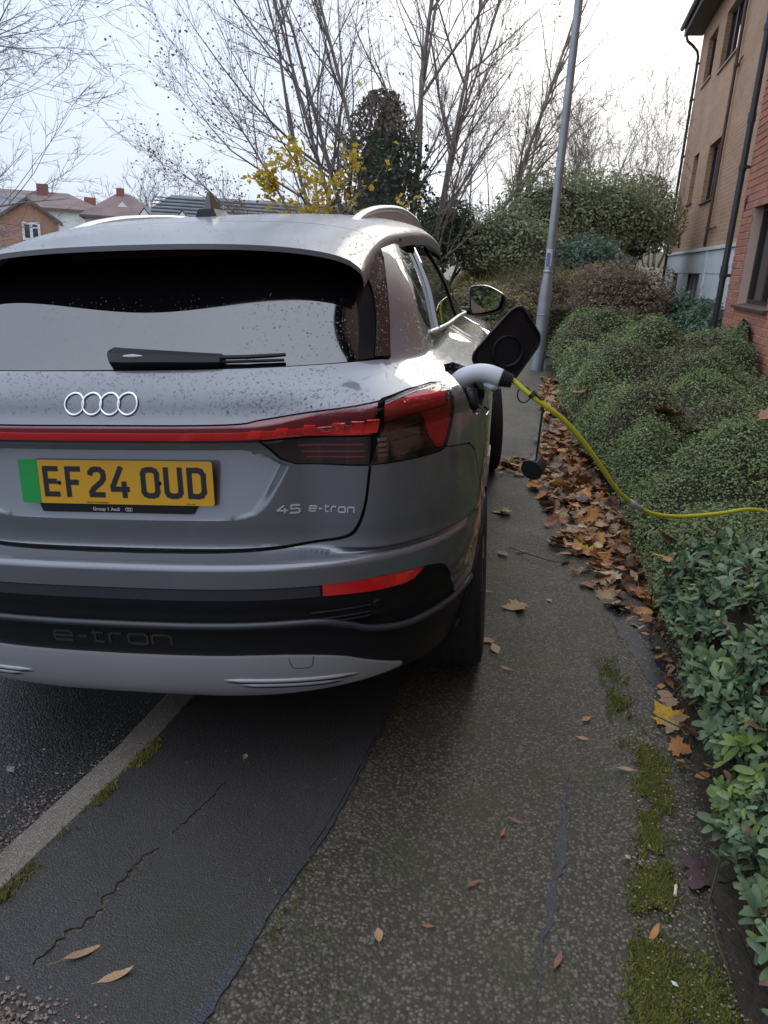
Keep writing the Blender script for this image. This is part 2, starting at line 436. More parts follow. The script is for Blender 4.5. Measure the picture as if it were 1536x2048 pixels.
def in_poly(px, py, poly):
    """vectorised even-odd test"""
    poly = np.asarray(poly, float); x0, y0 = poly[:, 0], poly[:, 1]; x1, y1 = np.roll(x0, -1), np.roll(y0, -1)
    px = np.atleast_1d(np.asarray(px, float)); py = np.atleast_1d(np.asarray(py, float)); r = np.zeros(len(px), bool)
    for a, b, c, d in zip(x0, y0, x1, y1):
        if b == d: continue
        k = ((b > py) != (d > py)) & (px < (c-a)*(py-b)/(d-b)+a)
        r ^= k
    return r
def densify(poly, step):
    poly = np.asarray(poly, float); out = []
    for i in range(len(poly)):
        a, b = poly[i], poly[(i+1) % len(poly)]; n = max(1, int(math.ceil(np.linalg.norm(b-a)/step)))
        out += [a+(b-a)*k/n for k in range(n)]
    return np.array(out)
def fill(poly, holes=(), res=.03, extra=(), lines=()):
    """triangulated fill of a 2-D polygon with holes: boundary kept, inner points on a grid"""
    loops = [densify(poly, res*.6)]+[densify(h, res*.6) for h in holes]
    ex = [densify(h, res*.6) for h in extra]
    pts, edges = [], []
    for l in loops+ex:
        b = len(pts); pts += list(l); edges += [(b+i, b+(i+1) % len(l)) for i in range(len(l))]
    for l in lines:
        l = np.asarray(l, float); k = in_poly(l[:, 0], l[:, 1], loops[0])
        for h in loops[1:]: k &= ~in_poly(l[:, 0], l[:, 1], h)
        b0 = np.array(pts)
        ki = np.nonzero(k)[0]
        if len(ki): k[ki] = ((b0[None]-l[ki][:, None])**2).sum(-1).min(1) > .0022**2
        b = len(pts); idx = np.nonzero(k)[0]; pts += list(l[idx]); edges += [(b+i, b+i+1) for i in range(len(idx)-1) if idx[i+1] == idx[i]+1]
    bd = np.array(pts); lo, hi = bd.min(0), bd.max(0)
    gx_, gy_ = np.meshgrid(np.arange(lo[0]+res/2, hi[0], res), np.arange(lo[1]+res/2, hi[1], res)); g = np.stack([gx_.ravel(), gy_.ravel()], -1)
    k = in_poly(g[:, 0], g[:, 1], loops[0])
    for h in loops[1:]: k &= ~in_poly(g[:, 0], g[:, 1], h)
    g = g[k]
    if len(g):
        keep = np.ones(len(g), bool)
        for c in range(0, len(bd), 200):
            d = ((g[:, None]-bd[None, c:c+200])**2).sum(-1).min(1); keep &= d > (res*.42)**2
        g = g[keep]
    allp = [Vector((float(p[0]), float(p[1]))) for p in pts]+[Vector((float(p[0]), float(p[1]))) for p in g]
    v, e, f, *_ = delaunay_2d_cdt(allp, edges, [], 0, 1e-7)
    V = np.array([(p.x, p.y) for p in v]); F = np.array([t for t in f], int)
    c = V[F].mean(1); k = in_poly(c[:, 0], c[:, 1], loops[0])
    for h in loops[1:]: k &= ~in_poly(c[:, 0], c[:, 1], h)
    F = F[k]
    a = V[F]; ar = (a[:,1,0]-a[:,0,0])*(a[:,2,1]-a[:,0,1])-(a[:,2,0]-a[:,0,0])*(a[:,1,1]-a[:,0,1])
    F = F[np.abs(ar) > 1e-10]; ar = ar[np.abs(ar) > 1e-10]
    F[ar < 0] = F[ar < 0][:, ::-1]
    return V, F
def boundary_edges(F):
    c = {}
    for t in F:
        for i in range(3):
            a, b = int(t[i]), int(t[(i+1) % 3])
            if (b, a) in c: c[(b, a)] = None
            else: c[(a, b)] = 1
    return [k for k, v in c.items() if v]
def slab(name, poly, holes, res, lift, m, depth=.008, parent=None):
    V, F = fill(poly, holes, res)
    Z = zg(V[:, 1])+und(V[:, 0], V[:, 1])+lift
    P3 = np.column_stack([V, Z]); n = len(V); be = boundary_edges(F)
    P4 = np.vstack([P3, P3-np.array([0, 0, depth])])
    f = [tuple(t) for t in F]+[(b, a, n+a, n+b) for a, b in be]
    mb = MB(); mb.add(P4, f)
    return mb.build(name, m, parent, smooth=False)
# crack through the patch: a jagged slot cut out of the sheet
def jag(pts, w, seed):
    r = np.random.default_rng(seed); p = catmull(pts, 8); L_, R_ = [], []
    for i, q in enumerate(p):
        t = p[min(i+1, len(p)-1)]-p[max(i-1, 0)]; t /= np.linalg.norm(t); nrm = np.array([-t[1], t[0]])
        ww = w*(.25+1.5*math.sin(math.pi*(i+.5)/len(p))**.7*r.uniform(.3, 1)); c = q+nrm*r.normal(0, w*.5)
        L_.append(c+nrm*ww/2); R_.append(c-nrm*ww/2)
    return np.array(L_+R_[::-1])
crack = jag([(-.80,1.07),(-.757,1.16),(-.735,1.25),(-.720,1.345),(-.690,1.42)], .013, 4)
crack2 = jag([(-.682,1.47),(-.665,1.52),(-.640,1.60),(-.622,1.70)], .005, 5)
ky = np.linspace(.98, 6.5, 26)
patch_poly = [(-.790, .965), (-.70, .945), (-.60, .93), (-.47, .94), (-.444,1.014),(-.405,1.17),(-.372,1.36),(-.319,1.573),(-.290,1.75),(-.271,1.905),(-.244,2.086),(-.19,2.6),(-.12,3.4),(-.05,5.0),(0.0,6.5)] + [(float(kerb_right(y))+.003, y) for y in ky[::-1]]
tag(slab('pavement_patch', patch_poly, [crack, crack2], .05, .0040, m_patch), 'smooth dark asphalt patch with a crack beside the kerb', kind='structure')
seam_c = catmull([(-.475,.93),(-.440,1.014),(-.402,1.17),(-.365,1.36),(-.312,1.573),(-.284,1.75),(-.265,1.905),(-.236,2.12)], 14)
seam_w = np.interp(np.arange(len(seam_c)), np.linspace(0, len(seam_c)-1, 9), [.045,.036,.024,.014,.016,.010,.009,.005,.003])
sw = seam_w*(.75+.5*vnoise(np.arange(len(seam_c))*.9, 0*seam_w, 2)); seam_c = seam_c+np.c_[.004*(vnoise(np.arange(len(seam_c))*.8, 0*sw, 33)-.5), 0*sw]
tag(slab('tar_seam', np.vstack([seam_c-np.c_[sw/2, 0*sw], (seam_c+np.c_[sw/2, 0*sw])[::-1]]), [], .02, .0048, m_tar, .005), 'blue-grey tar seam along the edge of the asphalt patch', kind='structure')
st_c = catmull([(.195,1.16),(.213,1.313),(.245,1.46),(.270,1.60),(.289,1.74),(.30,1.86),(.33,2.1)], 14)
sw2 = np.interp(np.arange(len(st_c)), np.linspace(0, len(st_c)-1, 7), [.003,.010,.020,.024,.016,.004,.002])*(.15+1.5*vnoise(np.arange(len(st_c))*.55, 0*st_c[:, 0], 6)); st_c = st_c+np.c_[.016*(vnoise(np.arange(len(st_c))*.5, 0*sw2, 34)-.5), 0*sw2]
tag(slab('tar_streak', np.vstack([st_c-np.c_[sw2/2, 0*sw2], (st_c+np.c_[sw2/2, 0*sw2])[::-1]]), [], .02, .0022, m_tar, .004), 'narrow blue-grey tar streak running down the path', kind='structure')
_sp = catmull([(.56,3.30),(.63,3.27),(.70,2.9),(.755,2.55),(.745,2.25),(.69,2.08),(.645,2.2),(.64,2.45),(.61,2.75),(.57,3.0)], 12, True); _sp = _sp+np.random.default_rng(3).normal(0, .006, _sp.shape)
tag(slab('smooth_patch', _sp, [], .05, .0024, m_darkasphalt, .004), 'smooth black asphalt strip at the hedge foot', kind='structure')

# stone chips standing proud of the worn surface
def scatter_solid(name, P, size, m, flat=.5, parent=None):
    n = len(P)
    base = np.array([(1,0,0),(0,1,0),(-1,0,0),(0,-1,0),(0,0,1),(0,0,-1)], float)
    V = np.repeat(base[None], n, 0)*rng.uniform(.55, 1.25, (n, 6, 1)); V[:, :, 2] *= flat
    a = rng.uniform(0, 6.28, n); c, s = np.cos(a)[:, None], np.sin(a)[:, None]
    X = V[:, :, 0]*c-V[:, :, 1]*s; Y = V[:, :, 0]*s+V[:, :, 1]*c
    V = np.stack([X, Y, V[:, :, 2]], -1)*size[:, None, None]+P[:, None]
    f = np.array([(0,1,4),(1,2,4),(2,3,4),(3,0,4),(1,0,5),(2,1,5),(3,2,5),(0,3,5)])
    F = (f[None]+np.arange(n)[:, None, None]*6).reshape(-1, 3)
    return quads(name, V.reshape(-1, 3), F, m, parent)
n = 26000
cy = .75+4.3*rng.random(n)**1.7; cx = kerb_right(cy)+.01+(foot(cy)+.05-kerb_right(cy))*rng.random(n)
inp = in_poly(cx, cy, patch_poly)
dens = np.where(inp, .014, .10+.35*vnoise(cx*5, cy*5, 12))*(1-.6*((cx > .28) & (cy < 2.2)))
k = rng.random(n) < dens; cx, cy = cx[k], cy[k]; inp = inp[k]
cs = rng.uniform(.0010, .0030, len(cx))*(1+.4*rng.random(len(cx))**4)
o = scatter_solid('gravel', np.column_stack([cx, cy, zg(cy)+und(cx, cy)+np.where(inp, .0042, 0)+.0002]), cs, m_chip, .45)
tag(o, 'loose pale stone chips on the worn path', 'gravel', kind='stuff')
# grit in the gutter and the pinkish gravel at the near end of the patch
n = 2600
gx1 = -.80+.10*rng.normal(0, 1, n); gy1 = .88+.055*rng.normal(0, 1, n)
gx2 = kerb_right(1.3)-.10-.35*rng.random(n)**2; gy2 = 1.25+.28*rng.normal(0, 1, n); gx2 = kerb_right(gy2)-.105-np.abs(.09*rng.normal(0, 1, n))
P_ = np.vstack([np.column_stack([gx1, gy1, .004+.004*rng.random(n)]), np.column_stack([gx2, gy2, -.108+.008*rng.random(n)])])
m_pink = mat('pinkish_grit', (.2,.15,.12), rough=.85, island=[(.10,.07,.055),(.2,.14,.11),(.3,.22,.18),(.14,.11,.085)])
tag(scatter_solid('grit', P_, rng.uniform(.002, .006, 2*n), m_pink, .6), 'pinkish grit gathered by the kerb', 'gravel', kind='stuff')

n = 3200
gy1 = .85+2.4*rng.random(n); gx1 = foot(gy1)-.20+.32*rng.random(n)**.8
m_crumb = mat('leaf_crumb', (.3,.22,.14), rough=.8, island=[(.10,.06,.04),(.22,.15,.09),(.36,.28,.19),(.17,.09,.05),(.28,.26,.16)])
tag(scatter_solid('leaf_crumbs', np.column_stack([gx1, gy1, zg(gy1)+.009+.006*rng.random(n)]), rng.uniform(.0012, .0045, n), m_crumb, .25), 'pale crumbs of leaf and bark along the hedge foot', 'debris', kind='stuff')
# moss: short upright tufts in clumps
def moss_points(line, n, spread, seed):
    p = catmull(line, 10); r = np.random.default_rng(seed); i = r.integers(0, len(p), n)
    q = p[i]+r.normal(0, 1, (n, 2))*np.asarray(spread); w = vnoise(q[:, 0]*14, q[:, 1]*14, seed)*.65+vnoise(q[:, 0]*45, q[:, 1]*45, seed+1)*.35
    return q[r.random(n) < np.clip((w-.36)*4.2, 0, 1)]
mp = np.vstack([moss_points([(.44,1.02),(.42,1.20),(.445,1.40),(.50,1.62),(.535,1.85),(.56,2.05)], 26000, (.020,.04), 21),
                moss_points([(.50,.98),(.50,1.12),(.52,1.28)], 13000, (.035,.05), 22),
                moss_points([(.49,2.2),(.52,2.35),(.50,2.6)], 2200, (.025,.06), 24),
                moss_points([(float(kerb_right(y))+.012, y) for y in (.98, 1.2, 1.4, 1.55, 1.7, 1.78)], 3600, (.008,.03), 25),
                moss_points([(-.38,1.12),(-.33,1.35),(-.36,1.22)], 300, (.02,.05), 26)])
n = len(mp); h = rng.uniform(.002, .0075, n); r_ = h*rng.uniform(.35, .65, n); lean = rng.normal(0, .004, (n, 2))
bz = zg(mp[:, 1])+und(mp[:, 0], mp[:, 1])+.002+.013*vnoise(mp[:, 0]*38, mp[:, 1]*38, 31)
a0 = rng.uniform(0, 6.28, n)
V = np.zeros((n, 4, 3))
for j in range(3):
    V[:, j, 0] = mp[:, 0]+r_*np.cos(a0+j*2.094); V[:, j, 1] = mp[:, 1]+r_*np.sin(a0+j*2.094); V[:, j, 2] = bz-.004
V[:, 3, :2] = mp+lean; V[:, 3, 2] = bz+h
F = (np.array([(0,1,3),(1,2,3),(2,0,3)])[None]+np.arange(n)[:, None, None]*4).reshape(-1, 3)
tag(quads('moss', V.reshape(-1, 3), F, m_moss), 'yellow-green moss growing along the path edges', 'moss', kind='stuff')
# ------------------------------------------------------------------ the car
m_paint = mat('grey_paint', (.165,.171,.192), rough=.36, metal=.45, coat=1.0, coat_rough=.05, mix=((.135,.140,.158), 1400, .35, .65), bump=(6, .015, .02))
m_wet = mat('rain_filmed_grey_paint', (.115,.12,.135), rough=.45, metal=.25, coat=.6, coat_rough=.16, bump=(260, .10, .002))
m_black = mat('black_plastic', (.008,.008,.010), rough=.45, spec=.30, bump=(700, .12, .002))
m_gloss = mat('gloss_black', (.006,.005,.006), rough=.05, spec=.6, coat=.6)
m_glass = mat('dark_glass', (.004,.004,.005), rough=.03, ior=2.02, rough_noise=(5, .008, .07))
m_sglass = mat('side_glass', (.010,.011,.012), rough=.02, ior=1.9)
m_frit = mat('black_ceramic_border', (.005,.005,.006), rough=.35, spec=.12)
m_shell = mat('black_underside', (.006,.006,.006), rough=.8)
m_band = mat('dark_grey_trim', (.028,.032,.040), rough=.40, coat=.15)
m_silver = mat('silver_trim', (.40,.41,.43), rough=.45, metal=.35)
m_badge = mat('satin_badge', (.62,.63,.66), rough=.22, metal=.45)
m_rail = mat('brushed_aluminium', (.66,.67,.69), rough=.40, metal=.8)
m_chrome = mat('chrome', (.66,.67,.69), rough=.12, metal=1.0)
m_red = mat('red_lens', (.62,.016,.018), rough=.10, coat=1.0, spec=.6)
m_reddark = mat('dark_red_lens', (.17,.010,.018), rough=.06, coat=1.0, spec=.6)
m_redhot = mat('bright_red_reflector', (.80,.028,.020), rough=.25, coat=1.0)
m_smoke = mat('smoked_lens', (.018,.009,.010), rough=.05, coat=1.0, spec=.6)
m_pale = mat('pale_lamp_insert', (.26,.22,.22), rough=.25, metal=.3)
m_tyre = mat('tyre_rubber', (.012,.012,.012), rough=.75, bump=(90, .3, .004))
m_rim = mat('alloy_rim', (.30,.31,.32), rough=.3, metal=.9)
m_plate = mat('plate_yellow', (.62,.33,.012), rough=.38, coat=.3)
m_green = mat('plate_green', (.01,.30,.06), rough=.38, coat=.3)
m_ink = mat('plate_ink', (.012,.013,.018), rough=.45)
m_white = mat('white_lettering', (.6,.6,.6), rough=.6)
m_drop = mat('raindrop', (1,1,1), rough=.0, trans=1.0, ior=1.33)
m_mirror = mat('mirror_glass', (.75,.78,.8), rough=.02, metal=1.0)
m_emboss = mat('embossed_plastic', (.03,.031,.034), rough=.28, coat=.3)

def pch(xs, ys):
    xs = np.array(xs, float); ys = np.array(ys, float); h = np.diff(xs); d = np.diff(ys)/h; m = np.zeros_like(xs)
    for i in range(1, len(xs)-1):
        if d[i-1]*d[i] > 0:
            w1 = 2*h[i]+h[i-1]; w2 = h[i]+2*h[i-1]; m[i] = (w1+w2)/(w1/d[i-1]+w2/d[i])
    m[0], m[-1] = d[0], d[-1]
    def f(q):
        q = np.clip(np.asarray(q, float), xs[0], xs[-1]); k = np.clip(np.searchsorted(xs, q, side='right')-1, 0, len(h)-1)
        t = (q-xs[k])/h[k]; hh = h[k]
        return (1+2*t)*(1-t)**2*ys[k]+t*(1-t)**2*hh*m[k]+t*t*(3-2*t)*ys[k+1]+t*t*(t-1)*hh*m[k+1]
    return f
# rear profile (metres forward of the rearmost point) and half width, by height
YR0 = pch([.22,.26,.30,.36,.44,.520,.532,.545,.556,.60,.680,.690,.703,.712,.735,.78,.955,.975,.990,1.018,1.030,1.05,1.08,1.14,1.150,1.45,1.52],
          [.40,.20,.085,.04,.016,.006,.0,.0,.010,.003,.002,.006,.088,.098,.100,.097,.094,.088,.070,.064,.072,.084,.096,.142,.154,.455,.54])
def YR(z, x=0.): return YR0(z)-.082*smooth01(.47, .70, x)*smooth01(.690, .712, z)*(1-smooth01(1.0, 1.12, z))
WW = pch([.22,.30,.40,.52,.66,.80,.95,1.03,1.07,1.09,1.12,1.135,1.16,1.30,1.42,1.50],
         [.78,.840,.868,.886,.898,.903,.909,.903,.891,.864,.784,.755,.740,.690,.625,.57])
LL = pch([.22,.5,1.0,1.12,1.45,1.52], [.80,.82,.80,.66,.60,.60])
YF = pch([.2,.5,.9,.98,1.04,1.08,1.40,1.50], [4.45,4.58,4.52,4.30,3.60,3.40,2.75,2.55])
NN = 3.1
def c_rise(x): return .050*smooth01(.36, .68, x)
def c_band(z): return smooth01(.88, .96, z)*(1-smooth01(1.06, 1.13, z))
def side_add(y, z):
    r = .010*np.exp(-((y-.95)/.42)**2)*smooth01(.35, .6, z)*(1-smooth01(1.03, 1.07, z))
    r = r+.014*np.exp(-((y-3.71)/.45)**2)*smooth01(.35, .6, z)*(1-smooth01(.9, 1.0, z))
    fr = -.020*np.clip((y-2.6)/1.6, 0, 2)**2
    return r+fr-.030*np.exp(-((y-2.2)/.75)**2)*np.exp(-((z-.52)/.14)**2)
_ph = np.linspace(0, math.pi/2, 500)
_x = .915*np.sin(_ph)**(2/NN); _y = .80*(1-np.cos(_ph)**(2/NN))
_s = np.concatenate([[0], np.cumsum(np.hypot(np.diff(_x), np.diff(_y)))]); S1 = _s[-1]
def corner(phi, z):
    x = WW(z)*np.sin(phi)**(2/NN)
    y = YR(z-c_rise(x)*c_band(z), x)+LL(z)*(1-np.cos(phi)**(2/NN))
    return np.stack([x+side_add(y, z)*smooth01(.6, 1.45, phi), y, z+0*x], -1)
def P(s, z):
    """body surface: s = metres round the car from the tail's middle (negative = left half), z = height"""
    s = np.asarray(s, float); z = np.asarray(z, float)+0*s
    a = np.abs(s); c = corner(np.interp(a, _s, _ph), z)
    yf = YF(z)
    y = np.minimum(YR(z-c_rise(WW(z))*c_band(z), WW(z))+LL(z)+np.maximum(a-S1, 0), yf)
    t = np.clip((y-(yf-.9))/.9, 0, 1)
    d = np.stack([(WW(z)+side_add(y, z))*(1-t**2.6)**(1/2.6), y, z], -1)
    o = np.where((a <= S1)[..., None], c, d)
    o[..., 0] *= np.where(s < 0, -1, 1)
    return o
def X(x, z):
    phi = math.asin(min(1, abs(x)/float(WW(z)))**(NN/2)); return (math.copysign(float(np.interp(phi, _ph, _s)), x), z)
def Y(y, z):
    y1 = float(YR(z-c_rise(WW(z))*c_band(z), WW(z))+LL(z))
    if y >= y1: return (float(S1+y-y1), z)
    yy = corner(_ph, np.full(500, float(z)))[:, 1]
    return (float(np.interp(np.interp(y, yy, _ph), _ph, _s)), z)
def normals(f, u, v, e=8e-4):
    n = np.cross(f(u+e, v)-f(u-e, v), f(u, v+e)-f(u, v-e)); return n/(np.linalg.norm(n, axis=-1, keepdims=True)+1e-12)

CAR = empty('electric_car')
_th = R(4.6)
CAR_M = Matrix(((math.cos(_th), 0, -math.sin(_th), -.85), (0, 1, 0, 1.63), (math.sin(_th), 0, math.cos(_th), -.80*math.sin(_th)), (0, 0, 0, 1)))
CAR.matrix_world = CAR_M
tag(CAR, 'wet grey electric estate car parked half on the pavement, charging', 'car')
def to_world(p): return CAR_M @ Vector(p)

def solid(name, V2, F, f, off, thick, m, parent, offf=None):
    """maps a triangulated 2-D sheet onto surface f, with a rim of depth 'thick' turned inwards"""
    u, v = V2[:, 0], V2[:, 1]
    n = normals(f, u, v); p = f(u, v)+n*(off if offf is None else offf(u, v)[:, None])
    be = boundary_edges(F); k = len(p)
    vs = np.vstack([p, p-n*thick]); faces = [tuple(int(i) for i in t) for t in F]; ln = [n[i] for t in F for i in t]
    for a, b in be:
        faces.append((b, a, k+a, k+b)); w = np.cross(p[a]-p[b], -n[a]); w = w/(np.linalg.norm(w)+1e-12); ln += [w]*4
    me = bpy.data.meshes.new(name); me.from_pydata(vs.tolist(), [], faces); me.materials.append(m)
    me.polygons.foreach_set('use_smooth', [True]*len(faces)); me.update()
    me.normals_split_custom_set([tuple(x) for x in ln])
    return link(name, me, parent)
def panel(name, poly, m, off=0., holes=(), res=.02, thick=.012, parent=None, f=P, extra=(), offf=None, lines=()):
    V2, F = fill(poly, holes, res, extra, lines)
    return solid(name, V2, F, f, off, thick, m, parent or CAR, offf)
def sym(half):
    """closes a right half outline (starts and ends on the middle line) with its mirror image"""
    h = [tuple(p) for p in half]; l = [(-s, z) for s, z in h[::-1] if abs(s) > 1e-6]
    return h+l
def xs(pts, dx=0, dz=0): return [X(max(x+dx, 0) if x > 0 else 0, z+dz) for x, z in pts]
def both(fn):
    for sg in (1, -1): fn(sg)
def ms(poly, sg): return [(sg*s, z) for s, z in poly]
def rail_on(pts, off=0., n=8, f=P):
    q = catmull(pts, n); u, v = q[:, 0], q[:, 1]; return f(u, v)+normals(f, u, v)*off
def strokes(polys, w, closed=()):
    """union of thick strokes -> (V2, F)"""
    qs = []
    for k, pl in enumerate(polys):
        pl = [np.array(p, float) for p in pl]
        if k in closed: pl = pl+[pl[0]]
        for i, (a, b) in enumerate(zip(pl[:-1], pl[1:])):
            t = (b-a)/np.linalg.norm(b-a); nn = np.array([-t[1], t[0]])*w/2
            e0 = .42*w if (i > 0 or k in closed) else 0; e1 = .42*w if (i < len(pl)-2 or k in closed) else 0
            a2, b2 = a-t*e0, b+t*e1
            qs.append(np.array([a2+nn, a2-nn, b2-nn, b2+nn]))
    pts, ed = [], []
    for q in qs:
        b = len(pts); pts += [Vector((float(p[0]), float(p[1]))) for p in q]; ed += [(b+i, b+(i+1) % 4) for i in range(4)]
    v, e, f_, *_ = delaunay_2d_cdt(pts, ed, [], 0, 1e-6*max(1, w))
    V = np.array([(p.x, p.y) for p in v]); F = np.array(f_, int); c = V[F].mean(1)
    k = np.zeros(len(F), bool)
    for q in qs: k |= in_poly(c[:, 0], c[:, 1], q)
    F = F[k]; a = V[F]; ar = (a[:,1,0]-a[:,0,0])*(a[:,2,1]-a[:,0,1])-(a[:,2,0]-a[:,0,0])*(a[:,1,1]-a[:,0,1])
    F[ar < 0] = F[ar < 0][:, ::-1]
    return V, F[np.abs(ar) > 1e-12]

# inner black shell behind the panel gaps, open at the wheel arches
ARCH = [(.95, .36), (3.714, .36)]
sv = np.concatenate([np.linspace(0, S1, 50), np.linspace(S1, S1+3.95, 90)[1:]]); sv = np.concatenate([-sv[:0:-1], sv]); zv = np.linspace(.22, 1.50, 100)
GS, GZ = np.meshgrid(sv, zv); sp = P(GS, GZ); sn = normals(P, GS, GZ); sn = np.nan_to_num(sn)
sp2 = sp-sn*.024; ns = len(sv)
sp2[..., 1] += .05*smooth01(.56, .46, np.abs(sp[..., 0]))*smooth01(.74, .80, sp[..., 2])*(1-smooth01(.985, 1.0, sp[..., 2]))*(sp[..., 1] < .5)
i = (np.arange(len(zv)-1)[:, None]*ns+np.arange(ns-1)[None]).ravel()
F = np.stack([i, i+1, i+ns+1, i+ns], -1); cc = sp2.reshape(-1, 3)[F].mean(1)
k = np.ones(len(F), bool)
for ay, az in ARCH: k &= ~(((cc[:, 1]-ay)**2+(cc[:, 2]-az)**2 < .40**2) & (np.abs(cc[:, 0]) > .55))
quads('body_shell', sp2.reshape(-1, 3), F[k], m_shell, CAR, True)
u = MB(); u.box(-.66, .66, .52, 4.2, .22, .32); u.box(-.50, .50, .45, 4.3, .24, .95); u.build('underbody', m_shell, CAR)

# tailgate
TG = [(0,.7035),(.099,.7035),(.366,.706),(.497,.719),(.580,.737),(.612,.768),(.633,.828),(.647,.921),(.660,.995),(.675,1.075),(.670,1.112),(.6645,1.148)]
LBT = [(0,1.0258),(.317,1.0262),(.395,1.035),(.516,1.052),(.675,1.075)]
def crease(zs, x1=.66, up=False, n=90):
    """lines of constant profile height, so that edges of the mesh follow the folds"""
    out = []
    for z0 in zs:
        l = []
        for x in np.linspace(-x1, x1, n):
            z = z0+(float(c_rise(abs(x))) if up else 0); l.append(X(x if abs(x) > 1e-4 else 1e-4, z))
        out.append(l)
    return out
LOWF = crease((.680,.685,.690,.6965,.703,.7075,.712,.720,.735), .86, n=130)
MIDF = crease((.955,.975,.9825,.990,1.004,1.018,1.024,1.030,1.040,1.05), .66, True)
recess_half = catmull([(0,.964),(.20,.964),(.33,.963)], 4).tolist()+catmull([(.40,.946),(.450,.917)], 3).tolist()+catmull([(.436,.890),(.402,.832),(.374,.801),(.326,.783),(.20,.7805),(.046,.780),(0,.780)], 4).tolist()
recess = sym(xs(recess_half))
tl_half = [(0,.981),(.20,.981),(.384,.979),(.428,.934),(.467,.920),(.645,.919)]+[(x-.003, z+.0035) for x, z in catmull(TG[:8], 5)[::-1] if z < .912 and x > .003]+[(0,.707)]
tg = panel('tailgate', sym(xs(tl_half)), m_paint, holes=[recess], res=.016, lines=LOWF[4:]+MIDF[:3])
rc = np.array(recess)
rin = np.array(sym(xs([(max(x-.03*(x > .3), 0), z-.008 if z > .9 else z+.004) for x, z in recess_half])))
def dist_poly(u, v, poly):
    d = np.full(u.shape, 9.); p = np.asarray(poly)
    for a, b in zip(p, np.roll(p, -1, 0)):
        ab = b-a; t = np.clip(((u-a[0])*ab[0]+(v-a[1])*ab[1])/(ab@ab+1e-12), 0, 1); d = np.minimum(d, np.hypot(u-a[0]-t*ab[0], v-a[1]-t*ab[1]))
    return d
def PR(s, z):
    o = P(s, z); z = np.asarray(z, float); xe = np.interp(z, [.780,.783,.801,.832,.890,.917,.946,.964], [.27,.326,.374,.402,.436,.450,.400,.34])
    o[..., 1] += .046*np.clip((z-.780)/.18, 0, 1)**.8*smooth01(0, .008, .963-z)*smooth01(0, .035, xe-np.abs(o[..., 0]))
    return o
panel('plate_recess', recess, m_paint, res=.011, f=PR, parent=tg, lines=[[X(x if abs(x) > 1e-4 else 1e-4, z_) for x in np.linspace(-.45, .45, 60)] for z_ in (.961,.958,.955,.950)]+[[X(sg_*(float(np.interp(z_, [.780,.783,.801,.832,.890,.917,.946,.964], [.27,.326,.374,.402,.436,.450,.400,.34]))-d_), z_) for z_ in np.linspace(.790, .945, 26)] for d_ in (.0045,.011,.0175,.026,.035) for sg_ in (1, -1)])
panel('tailgate_upper', sym([X(x, z+.0022) for x, z in catmull(LBT, 5)]+[X(.671,1.112)]+xs(catmull([(.6655,1.145),(.61,1.148),(.30,1.1465),(0,1.1455)], 5))), m_paint, res=.014, parent=tg, lines=MIDF[7:])
# full-width lamp in the tailgate
lb = panel('light_bar', sym([X(x-.003*(x > .6), z-.0012) for x, z in catmull(LBT, 5)]+xs([(.663,1.03),(.656,.996)])+xs(catmull([(.645,.9945),(.50,.990),(.361,.9875),(0,.987)], 5))), m_reddark, res=.012, parent=CAR, off=-.001, lines=MIDF[3:7])
panel('lamp_strip', sym(xs(catmull([(0,1.0075),(.30,1.0075),(.42,1.010),(.55,1.017),(.655,1.024)], 5))+xs(catmull([(.648,.997),(.50,.9925),(.36,.990),(0,.9895)], 5))), m_red, off=.0015, res=.014, thick=.003, parent=lb, lines=MIDF[3:5])
def ribs(sg):
    for x0 in (.36, .42, .485, .555, .60, .635):
        zt = float(np.interp(x0, [p[0] for p in LBT], [p[1] for p in LBT]))
        zb = float(np.interp(x0, [0, .361, .648], [.987, .9875, .9945]))
        panel('lamp_facet', ms([X(x0, zb+.006), X(x0+.030, zb+.006), X(x0+.040, zb+(zt-zb)*.55), X(x0+.012, zb+(zt-zb)*.55)], sg), m_redhot, off=.0030, res=.02, thick=.003, parent=lb)
both(ribs)
def smoked(sg):
    o = panel('lower_lens', ms(xs([(.390,.9825),(.50,.986),(.651,.991),(.645,.9235),(.468,.923),(.432,.937)]), sg), m_smoke, res=.014, parent=lb)
    for q, (z0, z1) in enumerate(((.966,.970),(.950,.954),(.937,.940))):
        panel('lamp_line', ms(xs([(.47+.01*q, z0),(.635, z0+.004),(.635, z1+.004),(.47+.01*q, z1)]), sg), m_reddark, off=.0012, res=.02, thick=.002, parent=lb)
both(smoked)
